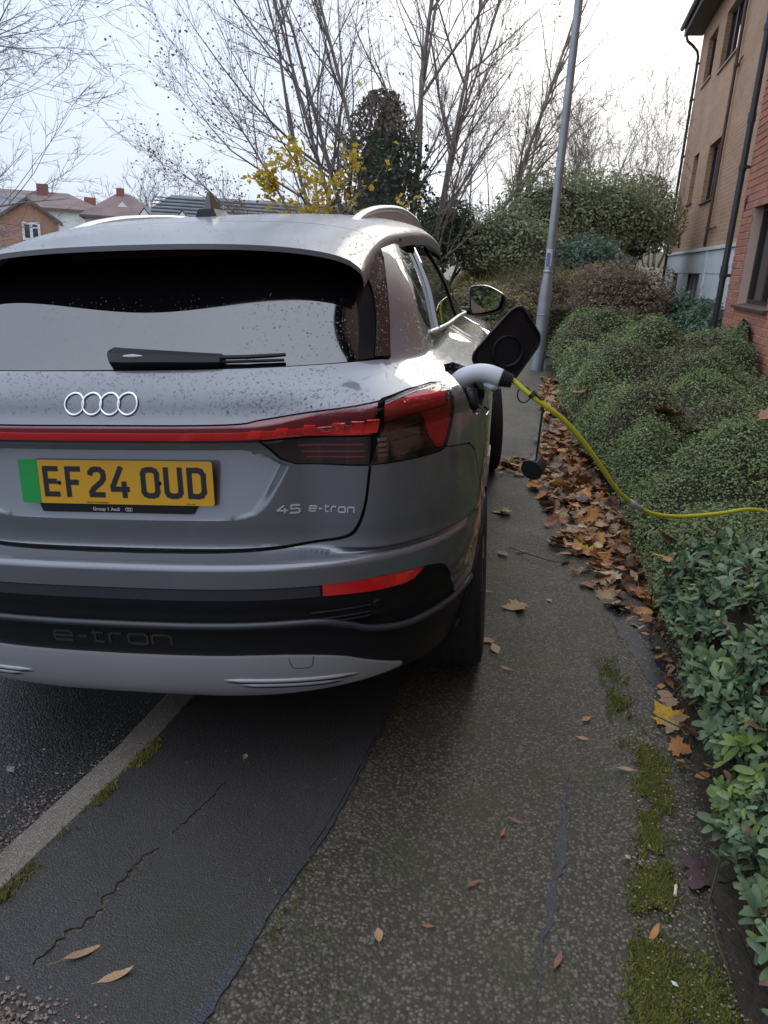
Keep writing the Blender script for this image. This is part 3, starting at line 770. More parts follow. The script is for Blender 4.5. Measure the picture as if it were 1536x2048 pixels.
# corner lamps
LAMP = [(.735,1.0735),(.820,1.0865),(.925,1.091),(.960,1.0885),(.974,1.079),(.970,1.061),(.939,1.004),(.919,.963),(.903,.937),(.892,.930),(.864,.928),(.76,.926),(.669,.9245)]
def lamp(sg):
    lp = np.array(LAMP)
    pl = np.vstack([catmull(lp[:6], 4), catmull(lp[6:10], 4)[:], lp[10:]])
    t = panel('tail_lamp', ms(pl.tolist(), sg), m_smoke, off=-.006, res=.016, thick=.012)
    panel('lamp_upper', ms([(.734,1.0700),(.824,1.0830),(.93,1.0870),(.955,1.0820),(.93,1.0460),(.82,1.0390),(.765,1.0300),(.715,1.0220)], sg), m_red, off=-.002, res=.014, thick=.004, parent=t)
    panel('lamp_band', ms([(.716,1.0180),(.765,1.0260),(.815,1.0350),(.822,1.0120),(.765,1.0040),(.706,0.9940)], sg), m_reddark, off=-.001, res=.014, thick=.004, parent=t)
    panel('lamp_block', ms([(.828,1.0370),(.93,1.0420),(.950,1.0560),(.930,1.0060),(.910,0.9650),(.893,0.9420),(.872,0.9380),(.846,0.9660),(.836,0.9940)], sg), m_redhot, off=-.001, res=.014, thick=.004, parent=t)
    for q in range(4):
        z0 = .977-.013*q
        panel('lamp_louvre', ms([(.690,z0),(.716,z0+.002),(.716,z0+.010),(.690,z0+.008)], sg), m_pale, off=-.001, res=.02, thick=.003, parent=t)
    panel('lamp_insert', ms([(.725,.974),(.812,.982),(.826,.964),(.812,.941),(.725,.937)], sg), mat('lamp_chamber', (.09,.055,.05), rough=.2, coat=1.) if 'lamp_chamber' not in MATS else MATS['lamp_chamber'], off=-.003, res=.02, thick=.003, parent=t)
    panel('lamp_cover', ms(pl.tolist(), sg), MATS.get('lamp_cover_clear') or lens_mat('lamp_cover_clear'), off=.003, res=.016, thick=.007, parent=t)
both(lamp)

# rear glass, its gloss surround and the wiper
GL = catmull([(.629,1.154),(.618,1.24),(.601,1.305),(.580,1.345),(.541,1.392),(.49,1.432)], 5).tolist()
rg = panel('rear_window', sym([X(0,1.1505)]+xs([(.20,1.1505),(.40,1.151),(.60,1.1525)])+xs(GL)+xs([(.30,1.452),(0,1.455)])), m_glass, off=-.004, res=.02)
def gtrim(sg):
    out = catmull([(.663,1.151),(.651,1.22),(.637,1.288),(.621,1.345),(.606,1.399)], 4)
    inn = [(x+.003, z) for x, z in GL]
    wd_ = [(x-.034+.16*max(z-1.30, 0), z) for x, z in GL if z < 1.40]; panel('window_border', ms(xs(wd_)+xs([(x+.002, z) for x, z in GL if z < 1.40][::-1]), sg), m_frit, off=-.0025, res=.016, thick=.002, parent=rg)
    panel('window_surround', ms(xs(out)+xs([(.56,1.43)])+xs(inn[::-1]), sg), m_gloss, off=.004, res=.016)
both(gtrim)
# roof with its spoiler lip
ZC = pch([.20,.285,.45,.62,.80,1.0,1.3,1.8,2.4,2.75], [1.428,1.443,1.480,1.510,1.534,1.553,1.569,1.578,1.55,1.49])
WR = pch([.2,.35,.55,1.0,1.5,2.3,2.8], [.600,.596,.590,.612,.632,.632,.60])
def RF(t, y):
    t = np.asarray(t, float); y = np.asarray(y, float); a = np.clip(np.abs(t), 0, math.pi/2-1e-4)
    sx = np.sin(a)**(2/3.3)
    yy = y+.148*sx**2*(1-smooth01(.3, 1.0, y))
    return np.stack([np.sign(t)*WR(yy)*sx, yy, ZC(yy-.148*sx**2*(1-smooth01(.3, 1.0, y)))-.098*(1-np.cos(a)**(2/3.3))-.010*sx**2], -1)
def roof_panel(name, y0, y1, ny, parent, m):
    ts = np.concatenate([-np.linspace(math.pi/2-.001, .02, 34), [0], np.linspace(.02, math.pi/2-.001, 34)])
    # even steps in x rather than in angle
    xx = np.linspace(0, .985, 26); tt = np.concatenate([np.arcsin(xx**(3.3/2)), np.linspace(np.arcsin(.985**1.65), math.pi/2-.001, 9)[1:]])
    ts = np.concatenate([-tt[:0:-1], tt]); ys = np.linspace(y0, y1, ny)
    T, Yv = np.meshgrid(ts, ys); V = RF(T, Yv).reshape(-1, 3); nx = len(ts)
    i = (np.arange(ny-1)[:, None]*nx+np.arange(nx-1)[None]).ravel(); F = np.stack([i, i+1, i+nx+1, i+nx], -1)
    loopb = list(range(nx))+[r*nx+nx-1 for r in range(1, ny)]+[(ny-1)*nx+c for c in range(nx-2, -1, -1)]+[r*nx for r in range(ny-2, 0, -1)]
    b = MB(); b.add(V, [tuple(q) for q in F])
    k = len(loopb); low = V[loopb].copy(); low[:, 2] -= .013; base = len(b.v); b.v += [tuple(q) for q in V[loopb]]+[tuple(q) for q in low]
    for j in range(k):
        jj = (j+1) % k; b.f.append((base+j, base+k+j, base+k+jj, base+jj)); b.m.append(0)
    return b.build(name, m, parent, smooth=True), V[loopb[:nx]]
roof, _ = roof_panel('roof', .632, 2.74, 40, CAR, m_wet)
sp_o, lip = roof_panel('spoiler', .272, .628, 14, CAR, m_wet)
# black underside of the spoiler, from lip to glass
top = np.array([P(np.array(X(x, 1.447)[0]), np.array(1.447)) for x in np.clip(lip[:, 0], -.54, .54)])
b = MB(); L2 = lip.copy(); L2[:, 2] -= .0125
b.add(np.vstack([L2, top]), [(j+1, j, len(lip)+j, len(lip)+j+1) for j in range(len(lip)-1)]); b.build('spoiler_underside', m_frit, sp_o, smooth=True)
br = MB(); br.box(-.20, .20, .40, .41, 1.412, 1.428); br.build('brake_light', mat('unlit_brake_lamp', (.03,.004,.005), rough=.6, spec=.1), sp_o)

# wiper: arm cover lying along the foot of the glass, blade beyond it
wp = MB()
def wl_(x, z, off): return (P(np.array(X(x, z)[0]), np.array(z))+normals(P, np.array([X(x, z)[0]]), np.array([z]))[0]*off)
sec = []
for x, h0, h1, o1 in ((-.014,1.176,1.186,.010),(.004,1.155,1.188,.022),(.05,1.152,1.183,.026),(.14,1.152,1.178,.025),(.22,1.152,1.174,.022),(.280,1.153,1.172,.018),(.288,1.155,1.170,.010)):
    sec.append([wl_(x, h0, -.002), wl_(x, h0, o1*.8), wl_(x, (h0+h1)/2, o1), wl_(x, h1, o1*.75), wl_(x, h1, -.002)])
vs = [q for s_ in sec for q in s_]
wp.add(vs, [(i*5+j, (i+1)*5+j, (i+1)*5+j+1, i*5+j+1) for i in range(len(sec)-1) for j in range(4)]+[(4,3,2,1,0), tuple((len(sec)-1)*5+j for j in range(5))])
W = wp.build('rear_wiper', m_black, CAR)
b = MB(); b.tube([wl_(x, z, .013) for x, z in ((.27,1.1640),(.34,1.1635),(.40,1.1645),(.432,1.1655))], [.0060,.0058,.0055,.0045], 6); b.tube([wl_(x, 1.1590, .005) for x in (.27,.34,.43)], .0040, 5); b.build('wiper_blade', m_black, W)
b = MB(); b.tube([wl_(x, 1.163, .024) for x in (.042,.066,.09)], [.003,.006,.002], 6); b.build('wiper_bright_hole', m_silver, W)  # small bright hole in the arm cover, its brightness put in as silver

# emblem of four interlocked rings
def ring_emblem():
    e = empty('emblem'); e.parent = CAR
    r0, tube_r = .0247, .0023
    for q in range(4):
        cx_ = (q-1.5)*.0458
        b = MB(); seg, s2 = 44, 8; vs = []
        for a in np.arange(seg)*2*math.pi/seg:
            for c in np.arange(s2)*2*math.pi/s2:
                rr = r0+tube_r*1.35*math.cos(c); s_, z_ = X(max(abs(cx_+rr*math.cos(a)), 1e-5), 1.073+rr*math.sin(a))
                s_ = math.copysign(s_, cx_+rr*math.cos(a))
                p = P(np.array(s_), np.array(z_))+np.array([0, -.82, .57])*(.002+.0004*(q % 2)+tube_r*math.sin(c)); vs.append(p)
        b.add(vs, [(i*s2+j, i*s2+(j+1) % s2, ((i+1) % seg)*s2+(j+1) % s2, ((i+1) % seg)*s2+j) for i in range(seg) for j in range(s2)])
        b.build('ring', m_chrome, e, smooth=True)
ring_emblem()

# number plate, its carrier and the lettering
def flat_map(x0, z0, y0, tilt=0.):
    def f(u, v): return np.stack([x0+np.asarray(u), y0+tilt*np.asarray(v)+0*np.asarray(u), z0+np.asarray(v)], -1)
    return f
PL = flat_map(.005, .8765, .098, .06)
pl = panel('number_plate', [(-.204,-.0555),(.252,-.0555),(.257,-.0505),(.257,.0505),(.252,.0555),(-.204,.0555)], m_plate, f=PL, thick=.004, res=.2)
panel('green_band', [(-.257,-.0505),(-.252,-.0555),(-.2045,-.0555),(-.2045,.0555),(-.252,.0555),(-.257,.0505)], m_green, f=PL, thick=.004, res=.2, parent=pl)
G = {'E': ([[(43,72),(7,72),(7,7),(43,7)],[(7,40),(37,40)]], ()), 'F': ([[(43,72),(7,72),(7,0)],[(7,38),(36,38)]], ()),
     '2': ([[(7,56),(9,64),(15,70),(24,72),(34,71),(41,65),(43,57),(42,48),(36,40),(26,32),(14,22),(8,13),(8,7),(44,7)]], ()),
     '4': ([[(31,79),(6,29),(6,22),(50,22)],[(36,42),(36,0)]], ()),
     'O': ([[(7,17),(7,62),(11,69),(19,72),(31,72),(39,69),(43,62),(43,17),(39,10),(31,7),(19,7),(11,10)]], (0,)),
     'U': ([[(7,79),(7,17),(11,10),(19,7),(31,7),(39,10),(43,17),(43,79)]], ()),
     'D': ([[(7,7),(7,72),(28,72),(37,69),(43,60),(43,19),(37,10),(28,7)]], (0,))}
cx0 = -.193
for ch in 'EF24 OUD':
    if ch == ' ': cx0 += .020; continue
    pp, cl = G[ch]; V2, F = strokes(pp, 13.5, cl); V2 = V2*.001; V2[:, 0] = V2[:, 0]*1.0+cx0; V2[:, 1] -= .0385
    solid('plate_character', V2, F, PL, .0008, .0006, m_ink, pl); cx0 += .0605
for x_, z_ in ((-.150,-.002),(.118,.0)):
    b = MB(); b.lathe([(.0055,-.004),(.0055,0),(.004,.002),(0,.0025)], (0,0,0), 'y', 10)
    b.v = [(x_+.005+q[0], .098+z_*.06-q[1]-.001, .8765+z_+q[2]) for q in b.v]; b.build('fixing_screw', m_black, pl)
panel('plate_holder', [(-.205,-.078),(.195,-.078),(.210,-.05),(-.215,-.05)], m_black, f=flat_map(.005,.8765,.101,.06), thick=.006, res=.2, parent=pl)
def text(name, s, size, loc, m, parent, ext=.0004, width=None, shear=0):
    c = bpy.data.curves.new(name, 'FONT'); c.body = s; c.size = size; c.extrude = ext; c.align_x = 'LEFT'; c.shear = shear
    t = bpy.data.objects.new(name, c); COL.objects.link(t); bpy.context.view_layer.update()
    me = bpy.data.meshes.new_from_object(t.evaluated_get(bpy.context.evaluated_depsgraph_get())); bpy.data.objects.remove(t); bpy.data.curves.remove(c)
    me.materials.clear(); me.materials.append(m); o = link(name, me, parent, loc); o.rotation_euler = (R(90), 0, 0)
    return o
text('holder_lettering', 'Group 1 Audi', .013, (-.062, .0945, .8765-.0725), m_white, pl)
for q in range(3):
    b = MB(); b.tube([(.030+.0055*q+.0042*math.cos(a), 0.0945, .8078+.0042*math.sin(a)) for a in np.linspace(0, 2*math.pi, 17)], .0006, 4, False); b.build('holder_ring', m_white, pl)
text('plate_maker_lettering', 'GROUP 1 AUDI STANSTED', .0048, (-.075, .0940, .8765-.0530), m_ink, pl, .0002)
text('plate_standard_lettering', 'BS AU 145e', .0045, (.190, .0940, .8765-.0530), m_ink, pl, .0002)

# model lettering and embossed lettering
def word(letters, x0, z0, h, w, stroke, gap, off, thick, m, name, parent, shear=0.):
    x_ = x0
    for ch in letters:
        if ch == ' ': x_ += w*.55; continue
        pp, wk = ch
        V2, F = strokes([[(p[0]*w*wk+shear*p[1]*h, p[1]*h) for p in pl_] for pl_ in pp], stroke)
        V3 = np.array([(X(x_+a if abs(x_+a) > 1e-5 else 1e-5, z0+b_)[0], z0+b_) for a, b_ in V2])
        solid(name, V3, F, P, off, thick, m, parent); x_ += w*wk+gap
e_ = ([[(1,.02),(.12,.02),(0,.15),(0,.85),(.12,1),(.88,1),(1,.85),(1,.52),(0.05,.52)]], 1.)
t_ = ([[(.25,1.35),(.25,.15),(.4,.02),(.9,.02)],[(0,1),(.9,1)]], .7)
r_l = ([[(0,0),(0,1)],[(0,.86),(.15,1),(.9,1)]], .75)
o_ = ([[(.12,0),(0,.15),(0,.85),(.12,1),(.88,1),(1,.85),(1,.15),(.88,0),(.1,0)]], 1.)
n_ = ([[(0,0),(0,1)],[(0,.86),(.15,1),(.85,1),(1,.85),(1,0)]], 1.)
h_ = ([[(0,.52),(1,.52)]], .55)
four = ([[(.66,1.0),(0,.34),(1.05,.34)],[(.76,.62),(.76,0)]], 1.)
five = ([[(1,1),(.1,1),(.1,.56),(.85,.56),(1,.42),(1,.14),(.85,0),(0,0)]], 1.)
word([four, five], .412, .7985, .0195, .0235, .0036, .007, .0026, .0032, m_badge, 'badge_letter', CAR, .12)
word([e_, h_, t_, r_l, o_, n_], .490, .8010, .0135, .0165, .0030, .0062, .0026, .0032, m_badge, 'badge_letter', CAR, .12)
word([e_, h_, t_, r_l, o_, n_], -.172, .4765, .027, .050, .0062, .0135, -.0035, .003, m_emboss, 'embossed_letter', CAR)

# bumper
arch_pt = lambda a, r=.425, c=ARCH[0]: Y(c[0]+r*math.cos(R(a)), c[1]+r*math.sin(R(a)))
PLOW = [(.833,.500),(.832,.530),(.824,.578),(.815,.606),(.800,.623),(.774,.632),(.674,.639),(.53,.637),(.30,.636),(0,.636)]
bum = [X(x+(.003 if x > .55 else 0), z-.0035) for x, z in catmull(TG[:8], 5)]
bum += [(.668,.9205),(.76,.922),(.864,.924),(.890,.9262),(.903,.9325)]+[Y(.40,.915), Y(.45,.885), Y(.535,.775), Y(.615,.648)]
bum += [arch_pt(a) for a in (143,150,157,163)]+[Y(.545,.487), Y(.434,.489)]+xs(PLOW)
bp = panel('rear_bumper', sym(bum), m_paint, res=.014, thick=.014, lines=LOWF)
blk = xs([(x, z-.002) for x, z in PLOW[::-1]])+[Y(.434,.486), Y(.545,.484)]+[arch_pt(a) for a in (168,176,186,194)]+[X(.76,.245), (0,.245)]
lo = panel('lower_bumper', sym(blk), m_black, off=-.006, res=.016, thick=.012)
panel('bumper_band', sym(xs([(0,.633),(.30,.633),(.526,.634),(.526,.606),(.30,.604),(0,.604)])), m_band, off=-.003, res=.02, thick=.004, parent=bp)
def refl(sg):
    rf_ = panel('reflector', ms(xs([(.532,.637),(.60,.6375),(.674,.6375),(.73,.634),(.765,.630),(.742,.608),(.722,.602),(.654,.602),(.59,.605),(.532,.607)]), sg), m_red, off=-.001, res=.014, thick=.006, parent=bp)
    panel('reflector_facet', ms(xs([(.700,.633),(.735,.631),(.722,.607),(.700,.605)]), sg), m_redhot, off=.0005, res=.02, thick=.002, parent=rf_)
    c = P(np.array(X(.654,.565)[0]), np.array(.565)); n = normals(P, np.array([X(.654,.565)[0]]), np.array([.565]))[0]
    b = MB(); b.tube([c-n*.01, c+n*.002, c+n*.004], [.0125,.0125,.010], 16); o = b.build('parking_sensor', m_black, lo)
    if sg < 0: o.scale = (-1, 1, 1)
    for q in range(3):
        b = MB(); pts = [(X(x, .560-.012*q+.01*(x-.5))[0]*sg, .560-.012*q+.01*(x-.5)) for x in (.50+.02*q,.58,.64)]
        b.tube(rail_on(pts, -.003, 5), [.0035]*11, 6); b.build('bumper_slat', m_black, lo)
both(refl)
TL = [(0,.5385),(.30,.540),(.502,.542),(.576,.527),(.631,.501),(.707,.484),(.764,.485),(.827,.489),(.868,.4885)]
tl = sym(xs(TL)); half = np.array(xs(TL)); line = np.vstack([np.c_[-half[:0:-1, 0], half[:0:-1, 1]], half])
b = MB(); b.tube(rail_on(line, .001, 5), .0095, 8); b.build('bumper_bead', m_band, lo, smooth=True)
SIL_T = [(0,.444),(.25,.446),(.43,.446),(.554,.428),(.62,.398),(.673,.367),(.700,.350)]
SIL_B = [(.690,.342),(.607,.332),(.511,.322),(.342,.306),(.121,.294),(0,.292)]
si = panel('skid_plate', sym(xs(catmull(SIL_T, 4))+xs(catmull(SIL_B, 4))), m_silver, off=.004, res=.014, thick=.012)
def fins(sg):
    for q, (z0, xa, xb) in enumerate(((.3755,.265,.600),(.3600,.305,.560))):
        pts = [(sg*X(x, z0-.05*(x-.26)**1.0*.55)[0], z0-.05*(x-.26)*.55) for x in np.linspace(xa, xb, 7)]
        b = MB(); b.tube(rail_on(pts, .004, 4), np.interp(np.linspace(0, 1, 25), [0,.12,.85,1], [.001,.0065,.006,.001]), 8); b.build('skid_fin', m_silver, si, smooth=True)
        pts = [(s_, z_-.0085) for s_, z_ in pts]
        b = MB(); b.tube(rail_on(pts, .0035, 4), np.interp(np.linspace(0, 1, 25), [0,.12,.85,1], [.0005,.004,.004,.0005]), 6); b.build('skid_groove', m_black, si)
both(fins)
b = MB(); b.tube(rail_on([X(.438,.441),X(.444,.414),X(.456,.4085),X(.48,.4085),X(.492,.415),X(.497,.441)], .0040, 6), .0011, 4); b.build('tow_cover_gap', m_black, si)

# quarter panel with the charging port cut out of it
PORT = [(1.045,1.015),(1.075,.990),(1.15,.985),(1.235,1.012),(1.285,1.060),(1.290,1.096),(1.262,1.109),(1.15,1.112),(1.075,1.104),(1.045,1.085)]
qp = [X(.6735,1.0795), X(.6735,1.11), X(.668,1.15)]+xs([(.655,1.22),(.641,1.288),(.625,1.345),(.608,1.397)])+[Y(.72,1.425),Y(.86,1.44),Y(1.0,1.452)]
qp += [Y(.975,1.44),Y(.86,1.395),Y(.78,1.355),Y(.725,1.30),Y(.705,1.25),Y(.73,1.205),Y(.80,1.183),Y(1.0,1.173),Y(1.297,1.160),Y(1.297,.95),Y(1.297,.80)]
qp += [arch_pt(a) for a in (36,48,60,72,84,96,108,120,132,138)]+[Y(.538,.778),Y(.454,.888),Y(.404,.918)]+[(.9085,.9345),(.925,.963),(.945,1.004),(.977,1.061),(.981,1.081),(.966,1.0925),(.926,1.095),(.820,1.0905)]
both(lambda sg: panel('quarter_panel', ms(qp, sg), m_paint, holes=[PORT] if sg > 0 else [], res=.016, thick=.014))
po = panel('charging_port', PORT, m_shell, off=-.045, res=.03, thick=.001)
V2, F = fill(PORT, [], .04); u_, v_ = V2[:, 0], V2[:, 1]; n_s = normals(P, u_, v_); p0 = P(u_, v_)
b = MB(); k_ = len(V2); b.v = [tuple(q) for q in np.vstack([p0-n_s*.002, p0-n_s*.05])]
for a_, c_ in boundary_edges(F): b.f.append((a_, c_, k_+c_, k_+a_)); b.m.append(0)
b.build('port_well', m_black, po)
# arch mouldings, sills, doors
def ring_poly(c, r0, r1, a0, a1):
    an = np.linspace(a0, a1, 28); return [Y(c[0]+r1*math.cos(R(a)), c[1]+r1*math.sin(R(a))) for a in an]+[Y(c[0]+r0*math.cos(R(a)), c[1]+r0*math.sin(R(a))) for a in an[::-1]]
def side(sg):
    for c in ARCH: panel('arch_moulding', ms(ring_poly(c, .385, .422, -8, 190), sg), m_black, off=.004, res=.03, thick=.02)
    panel('sill', ms([Y(1.36,.25),Y(3.30,.25),Y(3.30,.355),Y(1.372,.355)], sg), m_black, res=.05)
    panel('rear_door', ms([Y(1.303,1.158),Y(1.303,.80),Y(1.315,.62),Y(1.36,.50),Y(1.385,.362),Y(2.217,.362),Y(2.217,.8),Y(2.217,1.150)], sg), m_paint, res=.04)
    panel('front_door', ms([Y(2.223,1.150),Y(2.223,.8),Y(2.223,.362),Y(3.28,.362),Y(3.25,.8),Y(3.10,1.125)], sg), m_paint, res=.04)
    panel('front_wing', ms([Y(3.106,1.115),Y(3.255,.8),Y(3.285,.50)]+[Y(3.714+.425*math.cos(R(a)), .36+.425*math.sin(R(a))) for a in (158,140,120,100,80,60,40,20)]+[Y(4.2,.5),Y(4.4,.7),Y(4.3,.94),Y(3.8,1.0),Y(3.4,1.055)], sg), m_paint, res=.05)
    g = panel('quarter_window', ms([Y(.985,1.437),Y(.868,1.392),Y(.788,1.352),Y(.733,1.298),Y(.713,1.25),Y(.737,1.208),Y(.80,1.188),Y(.965,1.180),Y(1.335,1.452),Y(1.02,1.449)], sg), m_sglass, off=-.003, res=.04)
    panel('rear_door_window', ms([Y(.985,1.180),Y(1.355,1.452),Y(1.95,1.456),Y(1.93,1.165)], sg), m_sglass, off=-.003, res=.05)
    panel('front_door_window', ms([Y(1.96,1.165),Y(1.98,1.456),Y(2.55,1.452),Y(2.72,1.36),Y(2.90,1.20),Y(2.93,1.135)], sg), m_sglass, off=-.003, res=.05)
    for nm, pts in (('pillar_trim', [Y(.972,1.178),Y(1.345,1.455)]), ('pillar_trim', [Y(1.945,1.165),Y(1.965,1.457)])):
        b = MB(); q = np.array(pts); q = np.linspace(q[0], q[1], 9); q[:, 0] *= sg; b.tube(rail_on(q, .001, 3), .013, 6, flat=.5); b.build(nm, m_gloss, CAR)
    b = MB(); q = np.array([Y(.775,1.179),Y(1.0,1.1715),Y(1.4,1.161),Y(2.0,1.155),Y(2.6,1.141),Y(2.93,1.130)]); q[:, 0] *= sg; b.tube(rail_on(q, .003, 6), np.r_[.004, np.full(28, .0095), .006, .004][:31], 8); b.build('window_trim', m_rail, CAR, smooth=True)
    b = MB(); q = np.array([Y(1.0,1.455),Y(1.4,1.466),Y(2.0,1.468),Y(2.5,1.460),Y(2.72,1.375),Y(2.86,1.25),Y(2.93,1.14)]); q[:, 0] *= sg; b.tube(rail_on(q, .004, 6), .010, 8); b.build('window_frame', m_gloss, CAR, smooth=True)
    # roof rail: arched bar with a foot at each end
    q = catmull([(.478,.872,1.497),(.480,.95,1.520),(.484,1.10,1.550),(.490,1.4,1.584),(.497,1.9,1.612),(.498,2.4,1.604),(.492,2.7,1.575),(.486,2.84,1.530)], 6); q[:, 0] *= sg
    k = len(q); rr = np.interp(np.linspace(0, 1, k), [0,.05,.14,.86,.95,1], [.024,.021,.0165,.0155,.019,.022])
    b = MB(); b.tube(q, rr, 10, flat=.75); rl = b.build('roof_rail', m_rail, CAR, smooth=True)
    b = MB(); b.prism([(sg*.474,.90,1.46),(sg*.484,2.8,1.50),(sg*.484,2.78,1.54),(sg*.490,2.4,1.600),(sg*.489,1.9,1.606),(sg*.482,1.4,1.579),(sg*.476,1.10,1.545)], (sg*.012,0,0)); b.build('rail_web', m_rail, rl)
    for hy in (1.42, 2.36):
        b = MB(); q = np.array([Y(hy,.905),Y(hy+.03,.912),Y(hy+.17,.912),Y(hy+.20,.905)]); q[:, 0] *= sg; b.tube(rail_on(q, .022, 4), np.r_[.006,.010,.011,.011,.011,.011,.011,.011,.011,.011,.011,.010,.006], 8); b.build('door_handle', m_paint, CAR, smooth=True)
    panel('nose', ms([Y(4.215,.5),Y(4.41,.7),Y(4.31,.94),Y(3.81,1.0),(S1+3.95,1.0),(S1+3.95,.30),Y(4.16,.36)], sg), m_paint, res=.09)
both(side)
ws = [(S1+1.9, 1.12), (S1+3.9, 1.12), (S1+3.9, 1.45), (S1+1.6, 1.45)]

# door mirrors
def mirror(sg):
    prof = catmull([(.750,1.262),(.80,1.272),(.85,1.268),(.91,1.240),(.952,1.205),(.950,1.150),(.925,1.112),(.84,1.100),(.775,1.102),(.752,1.118),(.745,1.19)], 4, True)
    c = prof.mean(0); b = MB(); layers = [(0,.97,3.000),(0,1.0,3.012),(0,1.0,3.05),(0,.93,3.10),(0,.70,3.14),(0,.3,3.158)]
    vs = [(sg*(c[0]+(p[0]-c[0])*k_), y_, c[1]+(p[1]-c[1])*k_) for _, k_, y_ in layers for p in prof]; n = len(prof)
    b.add(vs, [(i*n+j, i*n+(j+1) % n, (i+1)*n+(j+1) % n, (i+1)*n+j) for i in range(5) for j in range(n)]+[tuple(5*n+j for j in range(n))])
    for q, f_ in enumerate(b.f):
        zc = np.mean([b.v[i_][2] for i_ in f_]); b.m[q] = 0 if zc > 1.200 else 1
    mo = b.build('door_mirror', [m_paint, m_black], CAR, smooth=True)
    b = MB(); b.add([(sg*(c[0]+(p[0]-c[0])*k_), y_, c[1]+(p[1]-c[1])*k_) for k_, y_ in ((.97,3.0),(.91,3.0),(.88,3.012)) for p in prof], [(i*n+j, i*n+(j+1) % n, (i+1)*n+(j+1) % n, (i+1)*n+j) for i in range(2) for j in range(n)]); b.build('mirror_rim', m_black, mo)
    b = MB(); b.add([(sg*(c[0]+(p[0]-c[0])*.90), 3.014-.20*(p[1]-c[1])+.22*(p[0]-c[0]), c[1]+(p[1]-c[1])*.90) for p in prof], [tuple(range(n))[::-1]]); b.build('mirror_glass', m_mirror, mo)
    b = MB(); b.tube([(sg*.72,3.06,1.125),(sg*.76,3.06,1.128),(sg*.80,3.06,1.135)], [.03,.026,.03], 8); b.build('mirror_stalk', m_black, mo)
both(mirror)

# antenna fin
b = MB(); za = 1.549
b.add([(-.038,.895,za-.010),(.038,.895,za-.010),(.034,1.05,za-.004),(-.034,1.05,za-.004),(-.026,.905,za+.019),(.026,.905,za+.019),(.020,1.03,za+.020),(-.020,1.03,za+.020)], [(0,1,5,4),(1,2,6,5),(2,3,7,6),(3,0,4,7),(4,5,6,7)])
ab = b.build('antenna', m_black, CAR)
b = MB(); b.add([(-.013,.912,za+.016),(.013,.912,za+.016),(.014,1.03,za+.016),(-.014,1.03,za+.016),(-.004,.935,za+.072),(.004,.935,za+.072),(.004,.952,za+.073),(-.004,.952,za+.073)], [(0,1,5,4),(1,2,6,5),(2,3,7,6),(3,0,4,7),(4,5,6,7)])
b.build('antenna_fin', m_gloss, ab)

# wheels
def wheel(x, y):
    sg = 1 if x > 0 else -1
    w = empty('wheel'); w.parent = CAR; w.location = (x, y, .352); w.rotation_euler = (0, 0, R(9) if y > 2 else 0)
    b = MB(); hw = .117
    b.lathe([(.245,-hw+.01),(.300,-hw),(.335,-hw+.006),(.349,-hw+.03),(.352,-.05),(.352,.05),(.349,hw-.03),(.335,hw-.006),(.300,hw),(.245,hw-.01)], (0,0,0), 'x', 56); b.build('tyre', m_tyre, w, smooth=True)
    for gxx in (-.055,-.018,.018,.055):
        b = MB(); b.lathe([(.3525,gxx-.004),(.3528,gxx),(.3525,gxx+.004)], (0,0,0), 'x', 56); b.build('tyre_groove', m_shell, w)
    b = MB(); b.lathe([(.246,-hw+.012),(.235,-hw+.03),(.225,.02),(.235,hw-.03),(.246,hw-.012)], (0,0,0), 'x', 40)
    b.lathe([(.06,sg*(hw-.035)),(.05,sg*(hw-.028)),(0,sg*(hw-.028))], (0,0,0), 'x', 20)
    for q in range(5):
        a = q*2*math.pi/5
        for d in (-.16, .16):
            p0, p1 = np.array([sg*(hw-.035), .04*math.cos(a+d), .04*math.sin(a+d)]), np.array([sg*(hw-.025), .232*math.cos(a+d*.8), .232*math.sin(a+d*.8)]); b.tube([p0, (p0+p1)/2+np.array([sg*.006,0,0]), p1], [.022,.018,.016], 6)
    b.build('rim', m_rim, w, smooth=True)
    b = MB(); b.lathe([(0,-.05),(.17,-.05),(.17,-.02),(0,-.02)], (0,0,0), 'x', 24); b.build('brake_disc', m_silver, w)
for wx in (.785, -.785):
    for wy in (.95, 3.714): wheel(wx*(1.005 if wy > 2 else 1), wy)
for wx in (1, -1):
    for ay, az in ARCH:
        b = MB(); an = np.linspace(-20, 200, 24); vs = []
        for xx_ in (.52, .885):
            for a in an: vs.append((wx*xx_, ay+.405*math.cos(R(a)), az+.405*math.sin(R(a))))
        b.add(vs, [(j, j+1, 24+j+1, 24+j) for j in range(23)]+[tuple(range(24))]); b.build('wheel_liner', m_shell, CAR)

